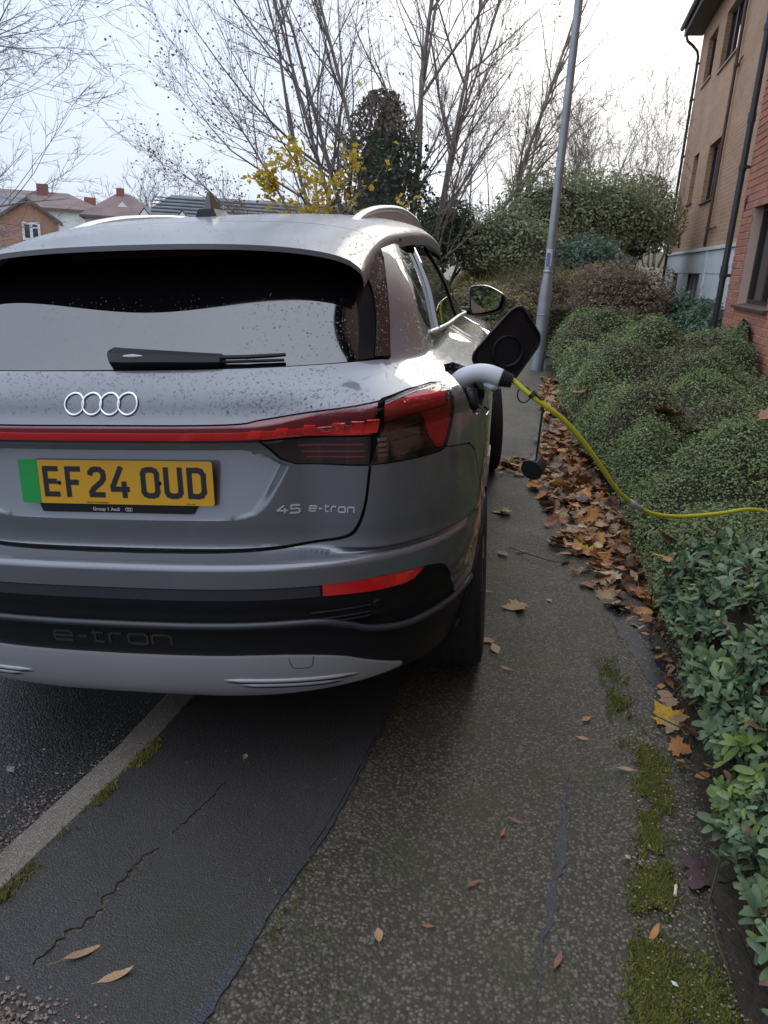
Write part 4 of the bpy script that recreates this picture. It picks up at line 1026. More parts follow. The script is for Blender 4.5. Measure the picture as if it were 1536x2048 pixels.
# charging flap, swung out on its hinge: black inside, painted outside
fl = np.array([(.848,.64,1.112),(.995,.66,1.275),(1.070,.70,1.160),(.972,.68,1.022)])
def flap_pt(a, c): # bilinear
    return fl[0]*(1-a)*(1-c)+fl[1]*a*(1-c)+fl[2]*a*c+fl[3]*(1-a)*c
def rrect(r=.16, n=5, k=1.0):
    o = []
    for cx_, cy_, a0 in ((1-r,1-r,0),(r,1-r,90),(r,r,180),(1-r,r,270)):
        for a in np.linspace(a0, a0+90, n): o.append(((cx_+r*math.cos(R(a))-.5)*k+.5, (cy_+r*math.sin(R(a))-.5)*k+.5))
    return o
fn = np.cross(fl[1]-fl[0], fl[3]-fl[0]); fn /= np.linalg.norm(fn); fn = fn if fn[1] < 0 else -fn
def ringmesh(layers, close_first=False, close_last=True):
    b = MB(); vs = []; n = None
    for k, d in layers:
        r = rrect(.2, 6, k); n = len(r); vs += [flap_pt(a, c)+fn*d for a, c in r]
    b.add(vs, [(i*n+j, i*n+(j+1) % n, (i+1)*n+(j+1) % n, (i+1)*n+j) for i in range(len(layers)-1) for j in range(n)]+([tuple(range(n))[::-1]] if close_first else [])+([tuple((len(layers)-1)*n+j for j in range(n))] if close_last else []))
    return b
fo = ringmesh([(.94,-.010),(.985,-.008),(1.0,-.002)], True, False).build('charging_flap', m_paint, CAR)
ringmesh([(1.0,-.0018),(1.0,.004),(.975,.007),(.94,.006),(.90,-.001),(.88,-.003)]).build('flap_inside', m_black, fo, smooth=False)
b = MB(); cc_ = flap_pt(.44,.52); e1 = (fl[1]-fl[0])/np.linalg.norm(fl[1]-fl[0]); e2 = np.cross(fn, e1)
b.add([cc_+fn*h_+(e1*math.cos(a)+e2*math.sin(a))*r_ for r_, h_ in ((.048,-.002),(.048,.006),(.044,.008),(.040,.006),(.038,.0)) for a in np.arange(28)*2*math.pi/28], [(i*28+j, i*28+(j+1) % 28, (i+1)*28+(j+1) % 28, (i+1)*28+j) for i in range(4) for j in range(28)])
b.build('flap_seal', m_black, fo, smooth=True)
b = MB(); b.tube([flap_pt(-.02,.3), flap_pt(-.10,.35)+np.array([-.02,-.01,-.01]), np.array([.862,.60,1.075])], .010, 6); b.build('flap_hinge', m_black, fo)
b = MB(); b.tube([(.905,.530,.992),(.918,.520,.982),(.912,.512,.972)], .0035, 6); b.build('port_latch', m_chrome, po)

# rain beads on the bodywork
def beads(n, s0, s1, z0, z1, f=P, lo=.0011, hi=.0031, off=.0, seed=1, poly=None, stretch=1.0):
    r = np.random.default_rng(seed); u_ = r.uniform(s0, s1, n); v_ = r.uniform(z0, z1, n)
    if poly is not None: k_ = in_poly(u_, v_, poly); u_, v_ = u_[k_], v_[k_]
    n_ = normals(f, u_, v_); p_ = f(u_, v_)+n_*off; t1 = np.cross(n_, np.array([0, .3, 1.])); t1 /= np.linalg.norm(t1, axis=1)[:, None]; t2 = np.cross(n_, t1)
    rad = (lo+(hi-lo)*r.random(len(u_))**2.2)[:, None]; V = []
    for ring, hgt in ((1.0, 0.), (.72, .42)):
        for j in range(6):
            a = j*math.pi/3; V.append(p_+rad*(ring*(math.cos(a)*t1+math.sin(a)*t2*stretch)+hgt*n_))
    V.append(p_+rad*.62*n_)
    V = np.stack(V, 1); k_ = len(u_)
    f1 = [(j, (j+1) % 6, 6+(j+1) % 6) for j in range(6)]+[(j, 6+(j+1) % 6, 6+j) for j in range(6)]+[(6+j, 6+(j+1) % 6, 12) for j in range(6)]
    return V.reshape(-1, 3), (np.array(f1)[None]+np.arange(k_)[:, None, None]*13).reshape(-1, 3)
VV, FF, nb = [], [], 0
lpv = np.array(LAMP).tolist()
for args in (dict(n=1300, s0=-.35, s1=.70, z0=1.05, z1=1.145, seed=1), dict(n=500, s0=.30, s1=.72, z0=1.04, z1=1.10, seed=2), dict(n=420, s0=.72, s1=.98, z0=1.02, z1=1.10, seed=3, poly=lpv, off=.003),
             dict(n=1100, s0=.78, s1=1.4, z0=1.15, z1=1.43, seed=4, poly=qp), dict(n=900, s0=.70, s1=1.0, z0=1.16, z1=1.42, seed=5, poly=xs(catmull([(.661,1.156),(.650,1.22),(.636,1.288),(.620,1.345),(.604,1.397)], 4))+xs([(x+.003, z) for x, z in GL][::-1]), off=.004),
             dict(n=300, s0=.40, s1=.80, z0=1.16, z1=1.30, seed=6, off=-.004), dict(n=220, s0=-.35, s1=.5, z0=1.16, z1=1.32, seed=16, off=-.004, hi=.0018), dict(n=500, s0=.74, s1=1.4, z0=1.10, z1=1.16, seed=7, poly=qp), dict(n=420, s0=.55, s1=1.05, z0=.72, z1=.93, seed=8, poly=bum, hi=.0016),
             dict(n=260, s0=-.30, s1=.6, z0=.72, z1=.78, seed=9, hi=.0014), dict(n=240, s0=-.33, s1=.55, z0=.695, z1=.715, seed=10, hi=.0018), dict(n=500, s0=-1.2, s1=1.45, z0=.30, z1=.62, f=RF, seed=11, hi=.003), dict(n=700, s0=-1.2, s1=1.5, z0=.63, z1=1.6, f=RF, seed=12, hi=.0032),
             dict(n=600, s0=1.6, s1=2.6, z0=1.09, z1=1.15, seed=13), dict(n=160, s0=-.35, s1=.66, z0=.995, z1=1.02, seed=15, hi=.0015), dict(n=200, s0=.42, s1=.66, z0=.74, z1=.92, seed=17, hi=.0013)):
    v_, f_ = beads(**args); VV.append(v_); FF.append(f_+nb); nb += len(v_)
tag(quads('raindrops', np.vstack(VV), np.vstack(FF), m_drop, CAR, True), kind='stuff')
# ------------------------------------------------------------------ leaves and hedges
def grid_sample(V, nx, ny, n, seed, wfun=None):
    """area-weighted random points with normals on a grid surface V (ny*nx,3)"""
    r = np.random.default_rng(seed); G_ = V.reshape(ny, nx, 3)
    a, b_, c, d = G_[:-1, :-1], G_[:-1, 1:], G_[1:, 1:], G_[1:, :-1]
    nr = np.cross(b_-a, d-a); ar = np.linalg.norm(nr, axis=-1); w = ar.copy()
    if wfun is not None: w = w*wfun((a+c)/2)
    k = r.choice(w.size, n, p=(w/w.sum()).ravel()); s, t = r.random(n)[:, None], r.random(n)[:, None]
    a, b_, c, d, nr = (q.reshape(-1, 3)[k] for q in (a, b_, c, d, nr))
    p = (a*(1-s)+b_*s)*(1-t)+(d*(1-s)+c*s)*t
    return p, nr/(np.linalg.norm(nr, axis=1)[:, None]+1e-9)
def leaf_quads(p, n, size, aspect, seed, up=.5, jit=.7, fold=.18):
    """small folded leaves: 4 points, 2 triangles each"""
    r = np.random.default_rng(seed); k = len(p)
    nn = n+r.normal(0, jit, (k, 3))+np.array([0, 0, up]); nn /= np.linalg.norm(nn, axis=1)[:, None]
    t = r.normal(0, 1, (k, 3)); t -= nn*(t*nn).sum(1)[:, None]; t /= np.linalg.norm(t, axis=1)[:, None]+1e-9
    b_ = np.cross(nn, t); L_ = size[:, None]; W_ = L_*aspect
    V = np.stack([p-t*L_*.5, p-b_*W_*.5+nn*W_*fold+t*L_*.05, p+t*L_*.5-nn*L_*.06, p+b_*W_*.5+nn*W_*fold+t*L_*.05], 1)
    F = (np.array([(0,2,1),(0,3,2)])[None]+np.arange(k)[:, None, None]*4).reshape(-1, 3)
    return V.reshape(-1, 3), F
def wall_x(y): return 2.48+.0656*(np.asarray(y)-9.49)

# ---- low clipped ground-cover hedge filling the bed up to the building
m_coto = mat('small_hedge_leaf', (.06,.10,.06), rough=.6, spec=.22, thin=.12, island=[(.07,.105,.043),(.15,.215,.085),(.20,.275,.11),(.26,.33,.145),(.125,.18,.07),(.28,.26,.10),(.19,.26,.10),(.24,.31,.13)])
m_cotodry = mat('dry_hedge_leaf', (.12,.09,.05), rough=.6, island=[(.09,.06,.035),(.16,.12,.06),(.12,.13,.06),(.07,.04,.03)])
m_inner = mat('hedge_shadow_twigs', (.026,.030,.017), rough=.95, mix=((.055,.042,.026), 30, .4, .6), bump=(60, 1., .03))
m_twig = mat('hedge_twig', (.075,.052,.036), rough=.85)
_mr = np.random.default_rng(77)
MOUND = []
for _y in np.arange(2.6, 9.4, .62):
    for _x in np.arange(.85, 2.6, .58): MOUND.append((_x+_mr.normal(0,.14), _y+_mr.normal(0,.17), _mr.uniform(.29,.46), _mr.uniform(.34,.62)))
def hedge_top(x, y):
    h = np.full(np.shape(x), .17)
    for mx_, my_, mr_, mh_ in MOUND:
        d2 = ((x-mx_)**2+((y-my_)*.85)**2)/mr_**2; h = np.maximum(h, mh_*np.sqrt(np.clip(1-d2*.75, 0, 1)))
    return h+.10*smooth01(4, 8.5, y)+.11*vnoise(x*5, y*5, 43)+.07*vnoise(x*11, y*11, 45)
hy_ = np.linspace(2.35, 9.35, 130); he = np.concatenate([np.linspace(0, .12, 9), np.linspace(.15, .5, 14), np.linspace(.56, 2.0, 34)])
HX = np.zeros((len(hy_), len(he))); HY = HX.copy(); HZ = HX.copy()
for a, y in enumerate(hy_):
    w = float(wall_x(y))-.06-float(foot(y)); e = he/2.0*w if False else np.minimum(he, w)
    bul = .05*(vnoise(np.full(len(e), 1.3), np.full(len(e), y*1.6), 44)-.3)
    x = foot(y)+e
    q = 1-(1-np.clip((e+.012)/.34, 0, 1))**2.2; q = np.clip(q, 0, 1)**(1/2.2)
    endf = np.clip(1-(1-np.clip((y-2.33)/.35, 0, 1))**2, 0, 1)**.5*np.clip(1-(1-np.clip((9.42-y)/.4, 0, 1))**2, 0, 1)**.5
    HX[a] = x-bul*np.sin(np.clip(q, 0, 1)*math.pi)*1.5; HY[a] = y; HZ[a] = zg(y)+hedge_top(x, np.full(len(e), y))*q*endf
HV = np.stack([HX, HY, HZ], -1).reshape(-1, 3); nx_ = len(he)
hedge = empty('low_hedge', (1.4, 5.8, 0)); tag(hedge, 'low spreading hedge of tiny grey-green leaves between path and building', 'hedge')
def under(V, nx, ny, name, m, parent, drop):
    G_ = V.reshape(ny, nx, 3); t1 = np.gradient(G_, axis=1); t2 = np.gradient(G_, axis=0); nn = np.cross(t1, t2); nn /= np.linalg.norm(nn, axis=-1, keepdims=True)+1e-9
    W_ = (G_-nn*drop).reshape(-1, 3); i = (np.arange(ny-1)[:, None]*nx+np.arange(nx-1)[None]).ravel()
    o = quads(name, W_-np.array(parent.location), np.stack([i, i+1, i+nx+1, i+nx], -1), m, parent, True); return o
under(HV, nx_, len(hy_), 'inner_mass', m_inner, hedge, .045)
def hw(c): return (3.4/np.maximum(c[..., 1], 1.5))**1.35
p, n = grid_sample(HV, nx_, len(hy_), 170000, 51, hw)
p = p+n*(rng.normal(-.008, .019, (len(p), 1)))
sz = .0130*(.55+.95*rng.random(len(p))**1.5)*(.62+.19*p[:, 1]**.85)
mid = hedge_top(p[:, 0], p[:, 1])-.25*sum(hedge_top(p[:, 0]+dx, p[:, 1]+dy) for dx, dy in ((.14,0),(-.14,0),(0,.16),(0,-.16)))
k = rng.random(len(p)) < np.clip(.95+9*mid, .28, 1)*(.72+.4*vnoise(p[:, 0]*16, p[:, 1]*16, 63)); dry = vnoise(p[:, 0]*2.2, p[:, 1]*2.2, 61) > .70; dry &= rng.random(len(p)) < .6
off = np.array(hedge.location)
for nm, kk, mm in (('foliage', k & ~dry, m_coto), ('dry_foliage', dry, m_cotodry)):
    V, F = leaf_quads(p[kk]-off, n[kk], sz[kk], .58, 52, .85, .60); tag(quads(nm, V, F, mm, hedge), kind='stuff')
# twigs standing out of the hedge
b = MB(); tp, tn = grid_sample(HV, nx_, len(hy_), 420, 53, hw)
for q, m_ in zip(tp, tn):
    d = m_+np.array([rng.normal(0,.6), rng.normal(0,.6), .5]); d /= np.linalg.norm(d); L_ = rng.uniform(.03,.10)
    b.tube([q-off-d*.04, q-off+d*L_*.5, q-off+d*L_+rng.normal(0,.008,3)], [.0016,.0013,.0007], 3, False)
tag(b.build('twigs', m_twig, hedge), kind='stuff')

# ---- broad-leaved evergreen shrub at the near end of the bed
m_broad = [mat('broad_leaf_grey_green', (.155,.225,.10), thin=.12, rough=.48, spec=.30, mix=((.075,.12,.062), 14, .4, .6)),
           mat('broad_leaf_blue_green', (.205,.275,.165), thin=.12, rough=.48, spec=.30, mix=((.12,.18,.105), 14, .4, .6)),
           mat('broad_leaf_fresh_green', (.165,.23,.055), thin=.12, rough=.48, spec=.30, mix=((.11,.17,.045), 14, .4, .6)),
           mat('broad_leaf_dark_green', (.095,.15,.065), thin=.12, rough=.48, spec=.30, mix=((.04,.07,.035), 14, .4, .6)),
           mat('broad_leaf_yellowing', (.25,.21,.06), rough=.5, mix=((.18,.16,.06), 40, .4, .6)),
           mat('broad_leaf_brown', (.12,.06,.035), rough=.6, mix=((.17,.10,.05), 40, .4, .6))]
def broad_leaf_mesh(mi, bend, wid):
    ts = np.linspace(0, 1, 7); vs, fs = [], []
    for t in ts:
        w = wid*(max(0., 1-abs(2*(t*.96+.02)-1.06)**2.6)**.6)*.5; y = t; z = -bend*t*t+.10*t*(1-t); wav = .012*math.sin(9*t)
        vs += [(-w, y, z+.22*w+wav), (0, y, z), (w, y, z+.22*w-wav)]
    for i in range(6):
        for j in range(2): fs.append((i*3+j, i*3+j+1, (i+1)*3+j+1, (i+1)*3+j))
    me = bpy.data.meshes.new('leaf'); me.from_pydata(vs, [], fs); me.materials.append(m_broad[mi]); me.polygons.foreach_set('use_smooth', [True]*len(fs)); me.update(); return me, np.array(vs), np.array(fs)
BL = [[broad_leaf_mesh(mi, bd, wd) for bd, wd in ((.10,.36),(.28,.33),(.05,.40))] for mi in range(6)]
sy = np.linspace(.45, 3.0, 60); se = np.concatenate([np.linspace(0, .15, 8), np.linspace(.2, 1.3, 26)])
SV = np.zeros((len(sy), len(se), 3))
for a, y in enumerate(sy):
    x = foot(y)-.02-.06*smooth01(1.4,2.4,y)*(.5+vnoise(np.full(len(se),.5),np.full(len(se),y*3),77))+se; q = np.clip(1-(1-np.clip((se+.03)/.26, 0, 1))**2.2, 0, 1)**.5
    endf = np.clip(1-(1-np.clip((3.05-y)/.35, 0, 1))**2, 0, 1)**.5
    h_ = (.34+.16*smooth01(1.0, 2.5, y)+.20*(vnoise(x*3.0, np.full(len(x), y*2.6), 71)-.40)+.10*se)*q*endf
    SV[a, :, 0] = x; SV[a, :, 1] = y; SV[a, :, 2] = h_
SVf = SV.reshape(-1, 3)
shrub = empty('broadleaf_shrub', (1.0, 2.0, 0)); tag(shrub, 'glossy broad-leaved evergreen shrub spilling over the near path edge', 'shrub')
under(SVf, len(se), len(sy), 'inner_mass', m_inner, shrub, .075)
rp, rn = grid_sample(SVf, len(se), len(sy), 3300, 72, lambda c: 1.0/np.maximum(c[..., 1], .8)**.6)
lv = []; b = MB(); so = np.array(shrub.location)
for q, nrm in zip(rp, rn):
    ax = nrm*.7+np.array([rng.normal(0,.35), rng.normal(0,.35)-.15, .55]); ax /= np.linalg.norm(ax); base = q-ax*rng.uniform(.0,.06)
    b.tube([base-so-ax*.10, base-so-ax*.03, base-so+ax*.012], [.0028,.0024,.0018], 4, False)
    u1 = np.cross(ax, [0.3,1,.2]); u1 /= np.linalg.norm(u1); u2 = np.cross(ax, u1); kn = rng.integers(5, 9); ph = rng.uniform(0, 6.28)
    tone = vnoise(q[0]*5, q[1]*5, 73); L0 = rng.uniform(.026,.050)
    mi0 = 2 if (vnoise(np.array(q[0]*3.1+2), np.array(q[1]*3.1), 75) > .78) else (3 if tone < .40 else (1 if tone > .68 else 0))
    for j in range(kn):
        an = ph+j*2.4; el = R(rng.uniform(-15, 72)); d = (u1*math.cos(an)+u2*math.sin(an))*math.cos(el)+ax*math.sin(el)
        up = ax-d*(ax@d); up /= np.linalg.norm(up)+1e-9; sd = np.cross(d, up)
        mi = mi0 if rng.random() > .42 else int(rng.choice([0,1,2,3,4,5], p=[.30,.18,.10,.32,.05,.05]))
        L_ = L0*rng.uniform(.75, 1.15); pos = base+ax*rng.uniform(-.018,.012)
        M4 = np.eye(4); M4[:3, 0] = sd*L_; M4[:3, 1] = d*L_; M4[:3, 2] = up*L_; M4[:3, 3] = pos-so
        lv.append((float(np.linalg.norm(pos-np.array([0,0,1.37])))/L_-(pos[2]*.8), mi, int(rng.integers(0, 3)), M4))
tag(b.build('stems', m_twig, shrub), kind='stuff')
lv.sort(key=lambda q: q[0])
for _, mi, vi, M4 in lv[:300]:
    o = bpy.data.objects.new('leaf', BL[mi][vi][0]); COL.objects.link(o); o.parent = shrub; o.matrix_local = Matrix(M4.tolist())
acc = {mi: ([], [], 0) for mi in range(6)}
for _, mi, vi, M4 in lv[300:]:
    V, F = BL[mi][vi][1], BL[mi][vi][2]; a, c, k = acc[mi]; a.append(V@M4[:3, :3].T+M4[:3, 3]); c.append(F+k); acc[mi] = (a, c, k+len(V))
for mi, (a, c, k) in acc.items():
    if a: tag(quads('foliage', np.vstack(a), np.vstack(c), m_broad[mi], shrub, True), kind='stuff')
# leggy bare stems at the foot
b = MB()
for q in range(70):
    y = rng.uniform(.9, 2.9); x = float(foot(y))+rng.uniform(-.01,.10); p0 = np.array([x+.08, y+rng.normal(0,.03), .01]); p1 = np.array([x+rng.normal(-.02,.04), y+rng.normal(0,.06), rng.uniform(.06,.22)])
    b.tube([p0-so, (p0+p1)/2-so+rng.normal(0,.012,3), p1-so], [.0034,.0028,.0018], 4, False)
tag(b.build('bare_stems', m_twig, shrub), kind='stuff')

# ---- fallen leaves
LC = {'yellow': (.62,.36,.025), 'ochre': (.40,.20,.035), 'orange': (.50,.22,.06), 'brown': (.27,.135,.07), 'tan': (.44,.28,.15), 'cream': (.46,.36,.20), 'olive': (.36,.31,.10), 'purple': (.085,.045,.05), 'grey': (.24,.23,.24), 'rust': (.34,.14,.06), 'darkbrown': (.13,.07,.042)}
LMAT = {k_: mat('fallen_leaf_'+k_, c, rough=.55, spec=.4, mix=((c[0]*.55, c[1]*.5, c[2]*.55), 26, .42, .68), bump=(70, .35, .01)) for k_, c in LC.items()}
MAPLE = [(0,-.5),(.04,-.42),(.20,-.40),(.34,-.44),(.30,-.26),(.52,-.22),(.42,-.08),(.50,.06),(.34,.06),(.22,.08),(.26,.22),(.16,.26),(.12,.40),(0,.56)]
MAPLE = MAPLE+[(-x, y) for x, y in MAPLE[-2:0:-1]]
OVAL = [(.0,-.5)]+[(.24*math.sin(math.pi*t)**.8, -.5+t) for t in np.linspace(.1, .9, 8)]+[(0,.5)]; OVAL = OVAL+[(-x, y) for x, y in OVAL[-2:0:-1]]
WILLOW = [(.0,-.5)]+[(.13*math.sin(math.pi*t)**.9, -.5+t) for t in np.linspace(.1, .9, 8)]+[(0,.5)]; WILLOW = WILLOW+[(-x, y) for x, y in WILLOW[-2:0:-1]]
_lm = {}
def leaf_mesh(kind, var, col):
    key = (kind, var, col)
    if key in _lm: return _lm[key]
    r = np.random.default_rng(var*17+len(kind)); out = np.array({'maple': MAPLE, 'oval': OVAL, 'willow': WILLOW}[kind]); out = out*(1+r.normal(0, .05, out.shape))
    V, F = fill(out, [], .17); cu = r.uniform(.05, .42)*(1.6 if kind != 'maple' else 1); tw = r.uniform(-.3, .3); ph = r.uniform(0, 6)
    Z = cu*(V[:, 0]**2)*1.8+.35*r.uniform(-.3, .8)*V[:, 1]**2+tw*V[:, 0]*V[:, 1]+.045*np.sin(7*V[:, 0]+ph)*np.cos(6*V[:, 1]+ph); Z -= Z.min()
    b = MB(); b.add(np.column_stack([V, Z]), [tuple(int(i) for i in t) for t in F])
    z0 = float(Z[np.argmin(V[:, 1])]); b.tube([(0,-.48,z0),(.03*r.normal(),-.7,z0+.03),(.10*r.normal(),-.95,z0+.02)], [.012,.010,.010], 4, False)
    me = bpy.data.meshes.new('fallen_leaf'); me.from_pydata(b.v, [], b.f); me.materials.append(LMAT[col]); me.polygons.foreach_set('use_smooth', [True]*len(b.f)); me.update(); _lm[key] = me; return me
def drop_leaf(kind, col, size, loc, rz, tilt=(0,0), var=None, label=None, group=None):
    o = bpy.data.objects.new('fallen_leaf', leaf_mesh(kind, int(rng.integers(0, 6)) if var is None else var, col)); COL.objects.link(o)
    o.location = loc; o.rotation_euler = (tilt[0], tilt[1], rz); o.scale = (size, size, size); tag(o, label, 'leaf', group); return o
SING = [('maple','tan',.115,(.169,3.035),1.9,'tan maple leaf lying alone on the path behind the rear wheel'),
 ('maple','olive',.12,(.108,4.351),1.4,'pale olive maple leaf beside the car between its wheels'),
 ('oval','grey',.085,(.113,3.669),.6,'oval grey leaf lying flat beside the car'),
 ('oval','cream',.07,(.091,2.643),.3,'cream curled leaf touching the rear tyre'),
 ('maple','tan',.055,(.060,2.70),2.3,'small broken tan leaf against the rear tyre'),
 ('willow','tan',.05,(.133,2.5),1.2,'small tan leaf on the grit just behind the rear tyre'),
 ('oval','orange',.042,(.389,2.234),2.4,'small orange leaf standing out on bare grey path'),
 ('willow','tan',.05,(.368,2.12),1.4,'narrow tan leaf below the small orange one'),
 ('maple','yellow',.13,(.655,2.308),.5,'large bright yellow maple leaf at the foot of the broad-leaved shrub'),
 ('maple','purple',.12,(.600,1.60),2.6,'dark purple-brown crumpled leaf under the broad-leaved shrub'),
 ('willow','tan',.06,(.476,1.983),1.5,'tan leaf at the top end of the moss'),
 ('willow','brown',.045,(.158,1.699),1.2,'small brown leaf, upper one of a pair on open path'),
 ('willow','rust',.040,(.126,1.646),-.3,'small rust leaf, lower one of a pair on open path'),
 ('willow','brown',.045,(.058,1.46),-.8,'small brown leaf alone in the middle of the path'),
 ('oval','tan',.04,(-.134,1.274),.2,'small tan curled leaf nearest the tar seam'),
 ('willow','rust',.03,(-.033,1.319),1.5,'tiny rust leaf right of the tar seam'),
 ('willow','brown',.05,(.243,1.288),-.4,'brown folded leaf beside the tar streak'),
 ('willow','tan',.075,(-.716,1.109),-.7,'narrow tan winged seed on the dark patch, nearer the kerb'),
 ('willow','tan',.07,(-.626,1.075),-1.0,'narrow tan winged seed on the dark patch, farther from the kerb'),
 ('oval','grey',.045,(-1.30,1.74),.9,'pale grey leaf lying on the road'),
 ('oval','cream',.03,(-.605,1.801),.1,'small cream leaf in the shade under the bumper'),
 ('willow','tan',.05,(.05,3.177),1.2,'small tan leaf close to the rear wheel side'),
 ('oval','tan',.04,(.317,3.153),.4,'small tan leaf between the single maple leaf and the drift'),
 ('willow','orange',.055,(.455,1.395),-.5,'orange folded leaf lying on the moss'),
 ('willow','cream',.075,(.583,3.297),1.6,'long cream leaf at the near tip of the leaf drift'),
 ('maple','yellow',.15,(.534,3.83),.7,'big amber maple leaf at the near edge of the drift'),
 ('oval','grey',.11,(.679,3.696),.8,'silvery upturned leaf at the near edge of the drift'),
 ('maple','tan',.13,(.119,5.47),1.4,'tan maple leaf beside the front wheel'),
 ('oval','tan',.05,(.201,3.731),2.0,'tan leaf on the twig beside the drift')]
for q, (kd, cl, sz_, (x, y), rz, lb_) in enumerate(SING):
    zz = float(zg(y))+.006 if x > kerb_right(y) else -.106
    drop_leaf(kd, cl, sz_, (x, y, zz+(.006 if 'moss' in lb_ else 0)), rz, (rng.normal(0,.10), rng.normal(0,.10)), q % 6, lb_)
def drift_left(y): return np.interp(y, [2.6,2.9,3.3,3.6,4.3,5.2,6.5,8.6], [.72,.66,.52,.38,.35,.27,.42,.46])
cols = ['brown','rust','tan','darkbrown','ochre','orange','orange','cream','rust','brown','tan','orange']
dl = []
for q in range(1150):
    y = 2.9+5.6*rng.random()**1.15; l_ = float(drift_left(y)); f_ = float(foot(y))+.06; t = rng.random()**.75
    if y > 6.2 and rng.random() < .55: continue
    if y < 3.5 and rng.random() < .5: continue
    x = l_+(f_-l_)*t; hgt = (.045*t+.015)*rng.random()*(1.2 if 3.4 < y < 5.8 else .6)
    dl.append((y, x, hgt))
for y in np.linspace(2.0, 2.9, 34): dl.append((y+rng.normal(0,.02), float(foot(y))+rng.normal(-.015,.03), rng.random()*.02))
for q in range(40): dl.append((rng.uniform(5.2,5.6), rng.uniform(.08,.35), rng.random()*.02))
dl.sort(); acc = {}
for q, (y, x, hgt) in enumerate(dl):
    kd = ['maple','oval','maple','willow','oval'][int(rng.integers(0, 5))]; cl = cols[int(rng.integers(0, len(cols)))]; sz_ = {'maple': rng.uniform(.055,.12), 'oval': rng.uniform(.05,.10), 'willow': rng.uniform(.05,.09)}[kd]
    if y < 3.1: sz_ *= .6
    loc = (x, y, float(zg(y))+.006+hgt); rz = rng.uniform(0, 6.28); tl_ = (rng.normal(0,.38), rng.normal(0,.38)); v_ = int(rng.integers(0, 6))
    if q % 4 == 0 and q//4 < 270 or q < 60:
        drop_leaf(kd, cl, sz_, loc, rz, tl_, v_, '%s %s %s dead leaf in the hedge-foot drift, %s' % ('large' if sz_ > .085 else 'small', {'darkbrown': 'dark brown', 'rust': 'rust-red', 'cream': 'cream', 'ochre': 'golden'}.get(cl, cl), {'maple': 'lobed', 'oval': 'oval', 'willow': 'narrow'}[kd], 'near end' if y < 3.9 else ('middle part' if y < 5.6 else 'far end')), 'leaves drifted against the hedge foot')
    else:
        me = leaf_mesh(kd, v_, cl); acc.setdefault(cl, []).append((me, Matrix.LocRotScale(Vector(loc), __import__('mathutils').Euler((tl_[0], tl_[1], rz)), Vector((sz_,)*3))))
VV, FF, MI, nb = [], [], [], 0; lm = []
for ci, (cl, items) in enumerate(acc.items()):
    b = MB()
    for me, mx in items:
        A = np.array(mx); V = np.empty(len(me.vertices)*3, np.float32); me.vertices.foreach_get('co', V); V = V.reshape(-1, 3)@A[:3, :3].T+A[:3, 3]
        b.add(V, [tuple(pl_.vertices) for pl_ in me.polygons], 0)
    VV.append((cl, b))
b = MB()
for ci, (cl, q) in enumerate(VV):
    base = len(b.v); b.v += q.v; b.f += [tuple(i+base for i in f_) for f_ in q.f]; b.m += [ci]*len(q.f)
tag(b.build('leaf_litter', [LMAT[c] for c, _ in VV], None, True), 'brown leaf litter filling the drift along the hedge', 'leaf litter', kind='stuff')
HL = [('maple','yellow',.14,(1.84,9.06),'cream yellow maple leaf on the far edge of the low hedge'),('maple','rust',.09,(.66,6.27),'rust leaf on the hedge edge near the lamp post'),('oval','yellow',.06,(.60,5.54),'small yellow leaf on the hedge edge above the path'),
 ('maple','ochre',.15,(1.02,4.86),'largest amber maple leaf on top of the low hedge'),('maple','brown',.13,(1.06,4.17),'dark brown maple leaf right of the cream leaf on the hedge'),('oval','cream',.09,(.88,4.28),'cream leaf on the hedge left of the dark brown one'),
 ('maple','tan',.085,(.70,3.77),'pinkish tan leaf caught low on the hedge side'),('maple','rust',.12,(.80,3.25),'rust leaf, upper one of the pair behind the cable'),('maple','orange',.13,(.77,3.08),'orange leaf, lower one of the pair behind the cable'),
 ('maple','yellow',.10,(1.20,4.65),'yellow maple leaf right of the largest amber one on the hedge'),('oval','yellow',.045,(.67,3.96),'tiny golden leaf low on the hedge side'),('maple','rust',.10,(2.1,8.76),'rust leaf on the hedge below the corner drainpipe'),
 ('maple','tan',.10,(1.14,7.8),'tan leaf on the far hedge below the brown shrub'),('maple','rust',.10,(1.29,3.89),'rust leaf on the hedge at the picture edge'),('maple','olive',.10,(1.25,4.40),'mustard leaf below the yellow one on the hedge')]
for q, (kd, cl, sz_, (x, y), lb_) in enumerate(HL):
    i = int(np.argmin((HV[:, 0]-x)**2+(HV[:, 1]-y)**2)); z = HV[i, 2]
    drop_leaf(kd, cl, sz_*1.3, (HV[i, 0], HV[i, 1], z+.030), rng.uniform(0, 6.28), (rng.normal(.25,.2), rng.normal(0,.25)), q % 6, lb_)
